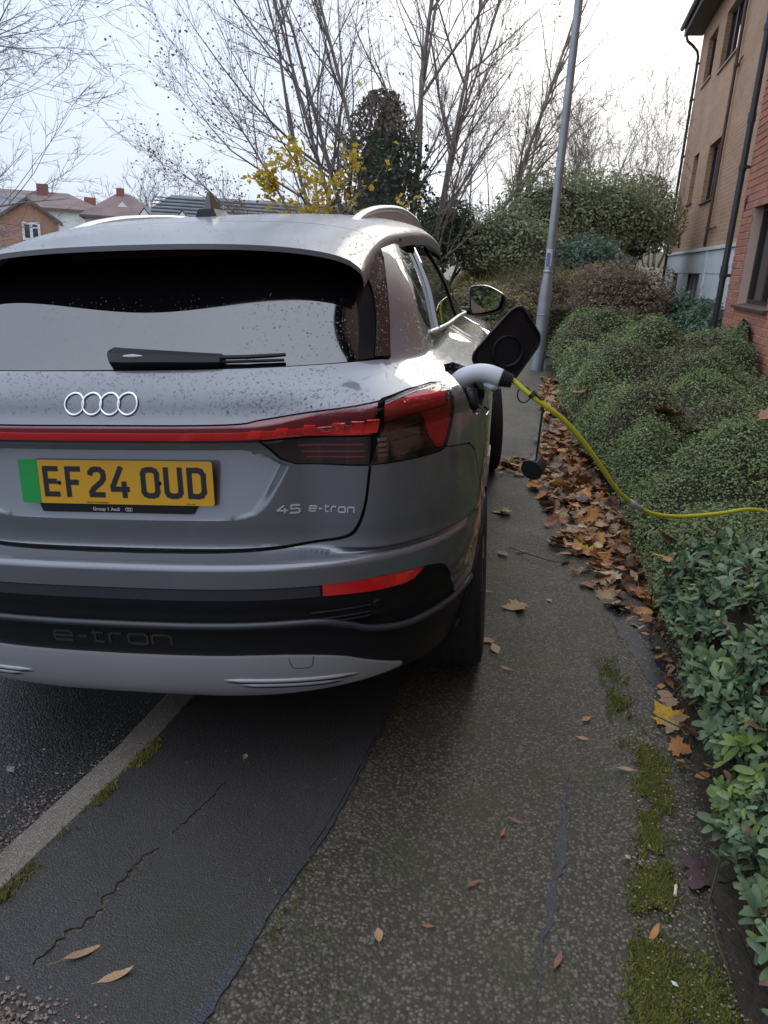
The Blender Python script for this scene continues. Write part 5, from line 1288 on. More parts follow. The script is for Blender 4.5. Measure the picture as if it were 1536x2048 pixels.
# twig and small litter on the path
b = MB(); b.tube([(.145,3.76,.012),(.25,3.66,.02),(.36,3.60,.018),(.44,3.58,.03)], [.002,.003,.003,.0015], 5); tag(b.build('fallen_twig', m_twig, None), 'thin dark twig poking out of the leaf drift', 'twig')
b = MB(); b.tube([(.522,1.515,.014),(.530,1.545,.015)], .0038, 8); tag(b.build('cigarette_end', mat('filter_paper', (.62,.52,.36), rough=.8), None), 'pale cigarette end lying beside the moss', 'litter')
for q, (x, y, lb_) in enumerate(((.432,1.623,'pale stone chip on the path left of the moss strip'),(.475,1.275,'white stone chip in the nearest moss'))):
    o = scatter_solid('pebble', np.array([[0,0,0.]]), np.array([.009]), m_white if q else LMAT['cream'], .6); o.location = (x, y, .010); tag(o, lb_, 'stone')
b = MB(); b.tube([(.53,1.50,.02),(.585,1.50,.022)], [.0018,.0015], 4, False); b.tube([(.60,1.53,.018),(.585,1.40,.02),(.590,1.30,.016)], [.003,.0035,.002], 5, False); tag(b.build('dead_stalk', m_twig, None), 'dry brown stalk lying on soil under the shrub', 'twig')
# ------------------------------------------------------------------ apartment building on the right
m_redbrick = [mat('red_brick_%d' % q, c, rough=.85, mix=((c[0]*.75, c[1]*.72, c[2]*.72), 14, .4, .7), bump=(90, .5, .004)) for q, c in enumerate([(.42,.165,.105),(.46,.19,.115),(.37,.145,.095),(.43,.18,.125)])]
m_mortar = mat('mortar', (.55,.42,.34), rough=.95, bump=(120, .5, .004))
m_redfar = brick_mat('red_brickwork', (.42,.19,.135), (.38,.165,.12), (.52,.40,.33))
m_buff = brick_mat('buff_brickwork', (.40,.22,.13), (.47,.27,.16), (.48,.37,.27))
m_cladding = mat('white_cladding', (.76,.80,.83), rough=.5, mix=((.69,.73,.77), 3, .4, .7))
m_frame = mat('brown_window_frame', (.045,.024,.022), rough=.45)
m_pipe = mat('black_drainpipe', (.018,.018,.022), rough=.35, coat=.2)
m_brownpipe = mat('brown_drainpipe', (.11,.05,.032), rough=.5)
m_sill = mat('brown_tile_sill', (.075,.035,.030), rough=.6)
m_pane = mat('window_glass', (.012,.014,.016), rough=.03, ior=1.7)
m_curtain = mat('net_curtain', (.30,.30,.30), rough=.9)
m_fascia = mat('dark_fascia', (.07,.05,.04), rough=.6)
m_tile = mat('roof_tile_brown', (.10,.065,.05), rough=.8, mix=((.07,.05,.04), 5, .4, .6), bump=(30, .4, .01))
m_stone = mat('pale_sill', (.42,.36,.30), rough=.8)
AP = empty('apartment_building', (2.48, 9.49, 0)); AP.rotation_euler = (0, 0, -math.atan2(.0655, .99785))
tag(AP, 'three-storey brick apartment block with drainpipes, red brick nearest, buff brick beyond', 'building')
AM = Matrix.LocRotScale(AP.location, AP.rotation_euler, None)
def wall_with_holes(b, x0, x1, y0, y1, z0, z1, holes, mi=0):
    """boxes round rectangular holes (ya,yb,za,zb)"""
    ys = sorted({y0, y1, *[h[0] for h in holes], *[h[1] for h in holes]}); ys = [y for y in ys if y0 <= y <= y1]
    for ya, yb in zip(ys[:-1], ys[1:]):
        spans = [(z0, z1)]
        for h in holes:
            if h[0] <= ya+1e-6 and h[1] >= yb-1e-6:
                ns_ = []
                for a, c in spans:
                    if h[2] > a: ns_.append((a, min(c, h[2])))
                    if h[3] < c: ns_.append((max(a, h[3]), c))
                spans = ns_
        for a, c in spans:
            if c-a > 1e-6: b.box(x0, x1, ya, yb, a, c, mi)
# red brick block: mortar core, bricks laid on it one by one
RW = (-1.78, -.47, 1.13, 2.13)
b = MB(); wall_with_holes(b, .010, .26, -6.0, .095, -.3, 5.2, [RW]); b.box(.262, 6, -6.0, .095, -.3, 5.2); rw = b.build('red_wall', m_mortar, AP)
UW = [(-1.78,-.47,3.72,4.72+.0),(-1.78,-.47,6.0,6.9)]
b = MB(); wall_with_holes(b, .0, .25, -22.0, -6.005, -.3, 7.35, [(-9.6,-8.0,1.13,2.13),(-14.6,-13.0,1.13,2.13),(-9.6,-8.0,3.72,4.72),(-14.6,-13.0,3.72,4.72)]); b.box(.0, .25, -6.0, .095, 5.203, 7.35); b.box(.255, 6, -22, -6.005, -.3, 7.35); b.box(.255, 6, -6.0, .095, 5.205, 7.35); b.build('upper_red_wall', m_redfar, AP)
REDWIN = [(-9.6,-8.0,1.13,2.13),(-14.6,-13.0,1.13,2.13),(-9.6,-8.0,3.72,4.72),(-14.6,-13.0,3.72,4.72)]
BR = bpy.data.meshes.new('brick')
def brick_mesh(w, mi):
    me = bpy.data.meshes.new('brick'); b = MB(); h, d, c = .0325, .012, .003
    v = [(0,-w,-h),(0,w,-h),(0,w,h),(0,-w,h)]
    b.add([(.0,-w+c,-h+c),(.0,w-c,-h+c),(.0,w-c,h-c),(.0,-w+c,h-c),(d*.4,-w,-h),(d*.4,w,-h),(d*.4,w,h),(d*.4,-w,h),(d+.01,-w,-h),(d+.01,w,-h),(d+.01,w,h),(d+.01,-w,h)],
          [(0,3,2,1)]+[(j, (j+1) % 4, 4+(j+1) % 4, 4+j) for j in range(4)]+[(4+j, 4+(j+1) % 4, 8+(j+1) % 4, 8+j) for j in range(4)])
    me.from_pydata(b.v, [], b.f); me.materials.append(m_redbrick[mi]); me.update(); return me
BM = {}
bl = []
for c in range(70):
    z = -.12+.075*c; y = .0925-(.1125 if c % 2 else .225); first = True
    row = []
    yy = .0925
    w0 = .1025 if c % 2 else .215
    while yy > -5.5:
        w = w0 if first else .215; first = False; y1, y0 = yy, yy-w; yy = y0-.010
        segs = [(y0, y1)]
        if z+.0325 > RW[2]-.005 and z-.0325 < RW[3]+.001:
            segs = []
            if y1 > RW[1]: segs.append((max(y0, RW[1]), y1))
            if y0 < RW[0]: segs.append((y0, min(y1, RW[0])))
            if z+.0325 > RW[3]-.02 and z-.0325 > RW[3]-.05: segs = [(y0, y1)]
        for a, d in segs:
            if d-a > .02: bl.append(((a+d)/2, z, (d-a)/2, int(rng.integers(0, 4))))
cam_inv = np.array(cam.matrix_world.inverted())
def seen(pw):
    q = cam_inv@np.array([pw[0], pw[1], pw[2], 1]); u, v = 1540*q[0]/-q[2], 1540*q[1]/-q[2]; return abs(u) < 790 and abs(v) < 1040, -q[2]
rank = []
for y, z, w, mi in bl:
    ok, d = seen(AM @ Vector((0, y, z))); rank.append((0 if (ok and z > .45) else 1, d, y, z, w, mi))
rank.sort(); rest = [MB() for _ in range(4)]
for q, (ok, d, y, z, w, mi) in enumerate(rank):
    w = round(w, 3)
    if q < 300 and ok == 0:
        if (w, mi) not in BM: BM[(w, mi)] = brick_mesh(w, mi)
        o = bpy.data.objects.new('brick', BM[(w, mi)]); COL.objects.link(o); o.parent = rw; o.location = (rng.normal(0,.0012), y, z)
    else:
        rest[mi].box(rng.normal(0,.001), .012, y-w, y+w, z-.0325, z+.0325)
b = MB()
for mi in range(4):
    k = len(b.v); b.v += rest[mi].v; b.f += [tuple(i+k for i in f_) for f_ in rest[mi].f]; b.m += [mi]*len(rest[mi].f)
tag(b.build('brickwork', m_redbrick, rw), kind='stuff')
b = MB()
for q in range(14): b.box(.0, .10, RW[1], RW[1]+.002, RW[2]+.075*q, RW[2]+.075*q+.065)
def window(y0, y1, z0, z1, x, mull=1, parent=AP, frame=m_frame, sillm=m_sill, sill=True, curtain=True, t=.05):
    b = MB(); b.box(x, x+.06, y0, y0+t, z0, z1); b.box(x, x+.06, y1-t, y1, z0, z1); b.box(x+.001, x+.061, y0+t, y1-t, z0, z0+t); b.box(x+.001, x+.061, y0+t, y1-t, z1-t, z1)
    for k_ in range(mull):
        yc = y0+(y1-y0)*(k_+1)/(mull+1); b.box(x-.004, x+.056, yc-t*.8, yc+t*.8, z0+t, z1-t)
    w = b.build('window', frame, parent)
    ys = [y0+t]+[y0+(y1-y0)*(k_+1)/(mull+1) for k_ in range(mull)]+[y1-t]
    for a, c in zip(ys[:-1], ys[1:]):
        b = MB(); b.box(x+.03, x+.036, a+.004, c-.004, z0+t*.9, z1-t*.9); b.build('pane', m_pane, w)
    if curtain:
        b = MB(); n = 40; vs = []
        for k_ in range(n+1):
            yv = y0+(y1-y0)*k_/n; vs += [(x+.10+.012*math.sin(k_*1.9), yv, z0+.05), (x+.10+.012*math.sin(k_*1.9), yv, z1)]
        b.add(vs, [(2*k_, 2*k_+1, 2*k_+3, 2*k_+2) for k_ in range(n)]); b.build('curtain', m_curtain, w)
    if sill:
        b = MB(); b.add([(x-.14,y0-.08,z0-.045),(x-.14,y1+.05,z0-.045),(x-.14,y1+.05,z0-.018),(x-.14,y0-.08,z0-.018),(x+.02,y0-.08,z0-.03),(x+.02,y1+.05,z0-.03),(x+.02,y1+.05,z0+.012),(x+.02,y0-.08,z0+.012)], [(0,3,2,1),(4,5,6,7),(0,1,5,4),(3,7,6,2),(0,4,7,3),(1,2,6,5)]); b.build('sill', sillm, w)
    return w
window(RW[0], RW[1], RW[2]+.01, RW[3]-.015, .10, 1)
for q_ in REDWIN: window(q_[0], q_[1], q_[2]+.01, q_[3]-.015, .10, 1)
b = MB(); b.box(-.40, .0, -22.2, .30, 7.352, 7.55); b.build('soffit', m_fascia, AP)
b = MB(); b.box(-.004, .012, -.085, -.005, 2.10, 2.245); b.build('air_brick', m_sill, rw)
for q in range(6):
    b = MB(); b.box(-.007, -.003, -.075+.012*q, -.069+.012*q, 2.12, 2.225); b.build('air_slot', m_pipe, rw)
# buff brick range, set back
BX = .85
WIN = [(7.50,9.10,2.90,4.02),(10.45,11.15,3.02,4.08),(7.70,9.65,5.50,6.60),(10.65,11.85,5.66,6.66)]
b = MB(); wall_with_holes(b, BX, BX+.25, .10, 13.05, 1.95, 7.12, WIN); b.box(BX+.26, 7, .10, 13.05, -.3, 7.12); b.build('buff_wall', m_buff, AP)
for y0, y1, z0, z1 in WIN: window(y0, y1, z0, z1, BX+.10, 2 if y1-y0 > 1.3 else 1, sillm=m_stone if z0 > 5 else m_sill)
PW = [(7.50,9.15,.10,1.455),(10.55,11.5,.10,1.455)]
b = MB(); wall_with_holes(b, BX+.012, BX+.25, .10, 13.05, -.3, 1.90, PW); b.build('panel_backing', m_frame, AP)
def clad(y0, y1, z0, z1):
    b = MB(); b.box(BX-.018, BX+.010, y0+.006, y1-.006, z0+.006, z1-.006); b.build('cladding_panel', m_cladding, AP)
for y0, y1 in ((.12,3.6),(3.6,6.93),(7.07,13.03)): clad(y0, y1, 1.465, 1.895)
for y0, y1 in ((.12,3.6),(3.6,6.93),(7.07,7.50),(9.15,10.55),(11.5,13.03)): clad(y0, y1, .02, 1.465)
b = MB(); b.box(BX-.05, BX+.012, .12, 13.06, 1.895, 1.955); b.build('cladding_cap', m_cladding, AP)
b = MB(); b.box(BX-.04, BX+.011, 6.93, 7.07, .02, 1.893); b.build('cladding_post', m_cladding, AP)
for y0, y1, z0, z1 in PW: window(y0, y1, z0, z1, BX+.06, 2 if y1-y0 > 1.3 else 1, frame=mat('pale_window_frame', (.34,.33,.35), rough=.5) if 'pale_window_frame' not in MATS else MATS['pale_window_frame'], sill=False, t=.07)
# drainpipes
def pipe(name, pts, r, m, brackets, parent=AP, out=.09):
    b = MB(); b.tube(pts, r, 12); o = b.build(name, m, parent, smooth=True)
    for z in brackets:
        i = int(np.argmin([abs(p[2]-z) for p in pts])); x, y, _ = pts[i]
        b = MB(); b.tube([(x, y, z-.03), (x, y, z+.03)], r*1.22, 12); b.box(x-.008, x+out, y-.10, y-.02, z-.015, z+.015); b.build('pipe_bracket', m, o)
    return o
pp = pipe('drainpipe', [(-.055,.20,z) for z in np.linspace(.1, 5.4, 30)], .036, m_pipe, (1.42, 2.55, 3.9))
for z in (1.47, 3.05):
    b = MB(); b.tube([(-.055,.20,z-.05),(-.055,.20,z+.05)], .043, 12); b.build('pipe_collar', m_pipe, pp)
pipe('drainpipe', [(BX-.06,7.22,z) for z in np.linspace(1.97, 7.05, 20)], .030, m_brownpipe, (2.3, 5.1))
b = MB(); b.tube([(BX-.05,7.20,5.02),(BX-.03,6.80,5.16)], .014, 6); b.build('overflow_pipe', m_brownpipe, AP)
b = MB(); b.tube([(BX-.05,7.20,2.28),(BX-.03,6.55,2.30)], .014, 6); b.build('overflow_pipe', m_brownpipe, AP)
cp = [(BX-.06,12.98,z) for z in np.linspace(.4, 6.55, 22)]+[(BX-.10,12.99,6.68),(BX-.22,13.0,6.80),(BX-.36,13.0,6.90),(BX-.41,13.0,7.02)]
pipe('drainpipe', cp, .034, m_pipe, (1.9, 3.0, 4.3, 5.6, 6.4))
# eaves: soffit, fascia, gutter and tiled roof edge
EA = R(35); ez = 7.10
b = MB(); b.box(BX-.40, BX+.02, .10, 13.35, ez, ez+.03); b.build('soffit', m_fascia, AP)
b = MB(); b.box(BX-.43, BX-.402, .10, 13.37, ez-.02, ez+.20); b.build('fascia', m_fascia, AP)
b = MB(); n = 8; vs = []
for yv in (.10, 13.40):
    for a in np.linspace(180, 360, n): vs.append((BX-.49+.058*math.cos(R(a)), yv, ez+.17+.058*math.sin(R(a))))
    for a in np.linspace(360, 180, n): vs.append((BX-.49+.052*math.cos(R(a)), yv, ez+.172+.052*math.sin(R(a))))
b.add(vs, [(j, (j+1) % 16, 16+(j+1) % 16, 16+j) for j in range(16)]+[tuple(range(16)), tuple(range(31, 15, -1))]); b.build('gutter', m_pipe, AP)
rf = MB(); rf.prism([(BX-.46,.10,ez+.20),(BX+4.5,.10,ez+.20+4.96*math.tan(EA)),(BX+4.5,.10,ez+.28+4.96*math.tan(EA)),(BX-.46,.10,ez+.24)], (0,13.3,0)); RFO = rf.build('roof', m_tile, AP)
TM = MB(); TM.add([(-.02,-.14,.0),(-.02,.14,.0),(.38,.14,.27),(.38,-.14,.27),(-.02,-.14,.022),(-.02,.14,.03),(.38,.14,.29),(.38,-.14,.285)], [(0,1,2,3)[::-1],(4,5,6,7),(0,1,5,4),(1,2,6,5),(2,3,7,6),(3,0,4,7)])
t0 = TM.build('tile', m_tile, RFO, loc=(BX-.47,.26,ez+.245))
for q in range(1, 44):
    o = t0.copy(); COL.objects.link(o); o.location = (BX-.47+rng.normal(0,.006), .26+.30*q, ez+.245+rng.normal(0,.004))

# ------------------------------------------------------------------ lamp post
m_galv = mat('galvanised_steel', (.36,.38,.40), rough=.45, metal=.55, mix=((.28,.30,.32), 6, .4, .65))
LP = empty('lamp_post', (.437, 9.0, float(zg(9.0)))); tag(LP, 'tall galvanised steel lamp post standing at the hedge edge', 'lamp post')
b = MB(); b.lathe([(.070,-.1),(.070,.62),(.068,.80),(.062,.90),(.050,1.02),(.046,1.06)], (0,0,0), 'z', 20); b.build('base_section', m_galv, LP, smooth=True)
b = MB(); b.lathe([(.046,1.055),(.0445,1.5),(.041,3.2),(.035,6.6),(.033,7.2)], (0,0,0), 'z', 16); b.build('shaft', m_galv, LP, smooth=True)
b = MB(); b.lathe([(.049,1.05),(.053,1.056),(.053,1.075),(.047,1.085)], (0,0,0), 'z', 16); b.lathe([(.072,.60),(.0735,.605),(.0735,.612),(.072,.617)], (0,0,0), 'z', 20); b.build('collar', m_galv, LP, smooth=True)
b = MB(); an = np.linspace(R(235), R(285), 7); b.add([(.0712*math.cos(a), .0712*math.sin(a), z) for z in (.12,.52) for a in an], [(j, j+1, 8+j, 7+j) for j in range(6)]); b.build('access_door', m_galv, LP)
b = MB(); an = np.linspace(R(190), R(330), 12); b.add([(.0470*math.cos(a), .0470*math.sin(a), z) for z in (.86+.24,1.13) for a in an], [(j, j+1, 13+j, 12+j) for j in range(11)]); b.build('clamp', m_galv, LP)
m_sticker = mat('blue_sticker', (.10,.17,.30), rough=.4); m_stickw = mat('white_sticker', (.55,.58,.62), rough=.45)
for z0, z1, mm in ((.86+.22,.86+.34,m_stickw),(.86+.01+.23,.86+.23+.19,m_sticker)):
    pass
b = MB(); an = np.linspace(R(215), R(300), 10); b.add([(.0468*math.cos(a), .0468*math.sin(a), z) for z in (1.10,1.30) for a in an], [(j, j+1, 11+j, 10+j) for j in range(9)]); b.build('sticker', m_stickw, LP)
b = MB(); an = np.linspace(R(222), R(275), 10); b.add([(.0474*math.cos(a), .0474*math.sin(a), z) for z in (1.12,1.26) for a in an], [(j, j+1, 11+j, 10+j) for j in range(9)]); b.build('sticker', m_sticker, LP)
b = MB(); b.tube([(0,0,7.15),(0,-.05,7.4),(-.3,-.15,7.55),(-.9,-.3,7.6)], .03, 8); b.build('arm', m_galv, LP, smooth=True)
b = MB(); b.tube([(-.85,-.29,7.6),(-1.0,-.33,7.62),(-1.35,-.42,7.60),(-1.45,-.45,7.58)], [.05,.11,.12,.05], 10, flat=.5); b.build('lantern', m_galv, LP, smooth=True)

# ------------------------------------------------------------------ trees and shrubs
m_bark = mat('grey_brown_bark', (.25,.21,.185), rough=.9, mix=((.16,.135,.115), 8, .4, .65), bump=(40, .6, .01))
m_bark2 = mat('dark_bark', (.22,.20,.195), rough=.9)
m_bark3 = mat('olive_bark', (.27,.24,.185), rough=.9, mix=((.14,.125,.085), 8, .4, .65))
_REF = {0: np.array([0, 0, 1.]), 1: np.array([1., 0, 0])}
_CS = {k: (np.cos(np.arange(k)*2*math.pi/k), np.sin(np.arange(k)*2*math.pi/k)) for k in (3, 4, 6)}
_FC = {}
def quick_tube(b, pts, rad, seg):
    p = np.array(pts); k = len(p); t = np.empty_like(p); t[1:-1] = p[2:]-p[:-2]; t[0] = p[1]-p[0]; t[-1] = p[-1]-p[-2]
    m = p[-1]-p[0]; rx, ry, rz = (1., 0., 0.) if abs(m[2]) > .8*math.sqrt(m[0]*m[0]+m[1]*m[1]+m[2]*m[2]) else (0., 0., 1.)
    u = np.stack([t[:, 1]*rz-t[:, 2]*ry, t[:, 2]*rx-t[:, 0]*rz, t[:, 0]*ry-t[:, 1]*rx], 1); u /= np.sqrt((u*u).sum(1))[:, None]+1e-12
    w = np.stack([t[:, 1]*u[:, 2]-t[:, 2]*u[:, 1], t[:, 2]*u[:, 0]-t[:, 0]*u[:, 2], t[:, 0]*u[:, 1]-t[:, 1]*u[:, 0]], 1); w /= np.sqrt((w*w).sum(1))[:, None]+1e-12
    c, s = _CS[seg]; r = np.asarray(rad)[:, None, None]
    V = p[:, None]+r*(u[:, None]*c[None, :, None]+w[:, None]*s[None, :, None])
    if (k, seg) not in _FC: _FC[(k, seg)] = [(i*seg+j, i*seg+(j+1) % seg, (i+1)*seg+(j+1) % seg, (i+1)*seg+j) for i in range(k-1) for j in range(seg)]
    n0 = len(b.v); b.v.extend(map(tuple, V.reshape(-1, 3).tolist())); fc = _FC[(k, seg)]
    b.f.extend([(q[0]+n0, q[1]+n0, q[2]+n0, q[3]+n0) for q in fc]); b.m.extend([0]*len(fc))
def grow(b, p, d, L_, r, lvl, rs, o, tips):
    """o: levels, kids, spread, up, wob, seg"""
    n = max(3, o['seg']-lvl); pts, rad = [np.array(p, float)], [r]; d = np.array(d, float); d /= math.sqrt(d@d)
    for i in range(n):
        d = d+rs.normal(0, o['wob'], 3); d[2] += o['up']*(1 if lvl else .5); d /= math.sqrt(d@d)
        pts.append(pts[-1]+d*L_/n); rad.append(r*(1-(.90 if lvl else .95)*(i+1)/n))
    quick_tube(b, pts, rad, 6 if lvl == 0 else (4 if lvl == 1 else 3))
    if lvl >= o['levels']: tips.append((pts[-1], d)); tips.append((pts[-2], d)); return
    k = o['kids'][lvl]; k = int(k)+(rs.random() < k-int(k))
    for q in range(k):
        t = rs.uniform(o.get('from', .25), 1.0) if lvl == 0 else rs.uniform(.12, 1.0); f = t*n; i = min(int(f), n-1); q0 = pts[i]+(pts[i+1]-pts[i])*(f-i); rr = rad[i]*(1-(f-i))+rad[i+1]*(f-i)
        ax = rs.normal(0, 1, 3); ax -= d*(ax@d); ax /= math.sqrt(ax@ax); dd = (pts[i+1]-pts[i]); dd /= math.sqrt(dd@dd); an = R(rs.uniform(*o['spread']))
        nd = dd*math.cos(an)+ax*math.sin(an)+np.array(o.get('bias', (0,0,0)))
        grow(b, q0, nd, L_*rs.uniform(*o['ratio']), max(rr*rs.uniform(.45,.7), o['rmin']), lvl+1, rs, o, tips)
BASE = dict(levels=3, kids=(10,6,4), spread=(25,60), up=.05, wob=.10, seg=7, ratio=(.35,.60), rmin=.004)
def tree(label, base, stems, seed, m=m_bark, leaves=None, cat='tree', group=None, name='bare_tree', **kw):
    o = {**BASE, **kw}; rs = np.random.default_rng(seed); t = empty(name, base); tag(t, label, cat, group); tips = []; bo = np.array(base, float)
    tr = MB(); br_ = MB()
    for (p0, d, L_, r) in stems:
        b = MB(); lt = []; grow(b, np.array(p0, float), d, L_, r, 0, rs, o, lt); tips += lt
        n0 = max(3, o['seg'])+1; nv = n0*6
        tr.add(b.v[:nv], [f_ for f_ in b.f if max(f_) < nv]); kf = [f_ for f_ in b.f if max(f_) >= nv]
        br_.add(b.v[nv:], [tuple(i-nv for i in f_) for f_ in kf])
    tr.build('trunk', m, t, smooth=True); br_.build('crown', m, t)
    if leaves:
        mm, per, sz_, zmax = leaves; tp = np.array([q[0] for q in tips]); tp = np.repeat(tp, per, 0)[:]; tp = tp+rs.normal(0, .06, tp.shape)
        k = rs.random(len(tp)) < zmax(tp); tp = tp[k]
        if len(tp):
            V, F = leaf_quads(tp, np.tile([[0,0,1.]], (len(tp), 1)), rs.uniform(.6, 1.2, len(tp))*sz_, .65, seed, .1, 1.2); tag(quads('leaves', V, F, mm, t), kind='stuff')
    return t
m_brownleaf = mat('clinging_brown_leaf', (.10,.065,.045), rough=.7, thin=.4, island=[(.12,.085,.065),(.20,.14,.09),(.27,.19,.11)])
m_yelleaf = mat('yellow_leaf', (.55,.36,.03), rough=.6, thin=.45, island=[(.38,.26,.03),(.55,.38,.03),(.62,.46,.06),(.34,.30,.05)])
# large many-stemmed tree behind the car
st = []
for x0, dx, L_, r in ((-.75,-.42,7.0,.042),(-.5,-.30,7.5,.048),(-.30,-.22,7.8,.055),(-.10,-.10,8.0,.05),(.10,-.02,8.0,.045),(.45,.02,8.5,.070),(.95,.04,8.0,.055),(1.05,.16,7.0,.038),(1.0,.40,4.6,.030),(-.95,-.75,5.0,.036),(-1.0,-1.1,3.6,.030)):
    st.append(((x0*.8, rng.normal(0,.3), .3), (dx, rng.normal(0,.08), 1), L_, r))
tree('large many-stemmed leafless tree rising behind the car roof', (-2.25, 14.2, .45), st, 101, kids=(18,8,5.5), spread=(20,52), up=.06, wob=.07, ratio=(.26,.46), leaves=(m_brownleaf, 1, .060, lambda p_: .42*smooth01(.3, -2.0, p_[:, 0])*smooth01(5.5, 3.0, p_[:, 2])+.03), **{'from': .12}, rmin=.0036)
# its ivy-clad neighbour
IV = empty('ivy_column', (-2.30, 13.9, .4)); tag(IV, 'dark column of ivy and dead brown stems round the tree trunks', 'ivy')
b = MB(); b.tube([(0,0,0),(.05,0,1.5),(.0,0,2.6),(.08,.05,3.4)], [.50,.45,.34,.06], 12); b.build('dead_growth', mat('dead_brown_growth', (.09,.072,.058), rough=.95, bump=(14, 1., .08)), IV)
rs = np.random.default_rng(7); n = 7500; z_ = rs.random(n)**.9*3.6; rr = np.interp(z_, [0,1.5,2.6,3.3,3.6], [.95,.86,.62,.36,.16])*(1+.42*rs.normal(0, .5, n)); an = rs.uniform(0, 6.28, n)
ip = np.column_stack([rr*np.cos(an)+.06*z_*0, rr*np.sin(an), z_]); inn = np.column_stack([np.cos(an), np.sin(an), 0*an]); gr = ((an+2.0) % 6.28 < 2.7) & (z_ < 2.9) | (rs.random(n) < .16)
V, F = leaf_quads(ip[gr], inn[gr], rs.uniform(.05,.10, gr.sum()), .8, 71, .1, .6); tag(quads('ivy_leaves', V, F, mat('ivy_leaf', (.03,.05,.03), rough=.45, thin=.35, island=[(.03,.05,.03),(.06,.085,.05),(.09,.115,.07)]), IV), kind='stuff')
V, F = leaf_quads(ip[~gr], inn[~gr], rs.uniform(.05,.11, (~gr).sum()), .5, 72, .1, .8); tag(quads('dead_leaves', V, F, mat('dead_ivy_leaf', (.07,.05,.04), rough=.8, thin=.4, island=[(.15,.12,.10),(.23,.18,.145),(.30,.24,.185)]), IV), kind='stuff')
tree('small sapling still holding clusters of yellow leaves', (-2.15, 10.4, .2), [((0,0,0),(-.05,0,1),2.9,.022),((0,0,.8),(-.5,0,.9),1.5,.014),((0,0,.9),(.35,.1,.8),1.2,.014),((-.05,0,1.2),(-.75,.1,.55),1.2,.012)], 103, m=m_bark3, levels=2, kids=(9,5), ratio=(.2,.42), rmin=.004, leaves=(m_yelleaf, 6, .10, lambda p_: np.where(vnoise(p_[:, 0]*2.6, p_[:, 2]*2.6, 9) > .46, .85, .06)*(p_[:, 2] < 2.5)+.05), name='sapling', up=.03)
tree('slender pale-stemmed leafless tree between the big tree and lamp post', (-.12, 17.2, .9), [((0,0,0),(.02,0,1),8.5,.058),((.1,0,.6),(.14,0,1),6.0,.032)], 104, m=m_bark3, kids=(24,7,4), spread=(20,48), ratio=(.18,.36), rmin=.0042, **{'from': .1})
tree('thin grey leafless tree just left of the lamp post', (-1.3, 16.0, .7), [((0,0,0),(.05,0,1),3.8,.04),((.15,0,.2),(.3,0,1),3.4,.035),((.1,0,.2),(.75,0,1),4.2,.03)], 105, kids=(14,6,4), ratio=(.25,.5), rmin=.0042)
LB2 = ['straggly leafless tree directly behind the lamp post shaft','leafless thicket tree above the green bank, nearest the lamp post','leafless thicket tree above the middle of the green bank','twiggy leafless tree beside the far drainpipe','low twiggy leafless tree at the right end of the bank','wispy tall leafless tree above the thicket','small dark leafless tree low behind the bank']
for q, (x, y, h_, lb_) in enumerate(((1.0,19.5,3.0,LB2[0]),(2.0,21.5,4.2,LB2[1]),(2.7,23,4.4,LB2[2]),(4.3,25,4.2,LB2[3]),(3.5,22,3.2,LB2[4]),(3.1,24.5,5.2,LB2[5]),(.2,21,3.2,LB2[6]))):
    tree(lb_, (x, y, 1.6), [((0.12*j,0,0),(rng.normal(0,.28),rng.normal(0,.2),1),h_*rng.uniform(.7,1),.026) for j in range(4)], 120+q, m=[m_bark, m_bark2, m_bark3][q % 3], kids=(16,7,4), spread=(18,46), ratio=(.22,.46), rmin=.0042, group='leafless trees behind the bank', **{'from': .1})
# tree at the left whose branches hang into view
tree('leafless street tree whose long twiggy branches hang in from the left', (-9.2, 10.2, -.5), [((0,0,0),(.12,-.05,1),6.5,.16),((.25,-.1,2.2),(1.,-.28,.10),4.1,.045),((.2,-.05,2.9),(1.,-.22,.22),4.3,.045),((.3,0,3.4),(1.,-.3,.35),4.2,.04),((.3,0,4.0),(1.,-.25,.42),4.0,.035),((.2,0,1.8),(1.,-.35,-.02),3.3,.035),((.2,-.1,2.6),(1.,-.45,.12),3.9,.035)], 131, m=m_bark2, kids=(15,7,5), spread=(18,55), up=.012, wob=.075, ratio=(.22,.46), rmin=.0030, **{'from': .3})
tree('small leafless tree far off above the roofs', (-27.2, 62, -1.5), [((0.4*j,0,0),(rng.normal(0,.3),0,1),7.2,.10) for j in range(-2,3)], 132, m=mat('hazy_bark', (.16,.15,.15), rough=.9), kids=(12,5,3), ratio=(.3,.5), rmin=.02)
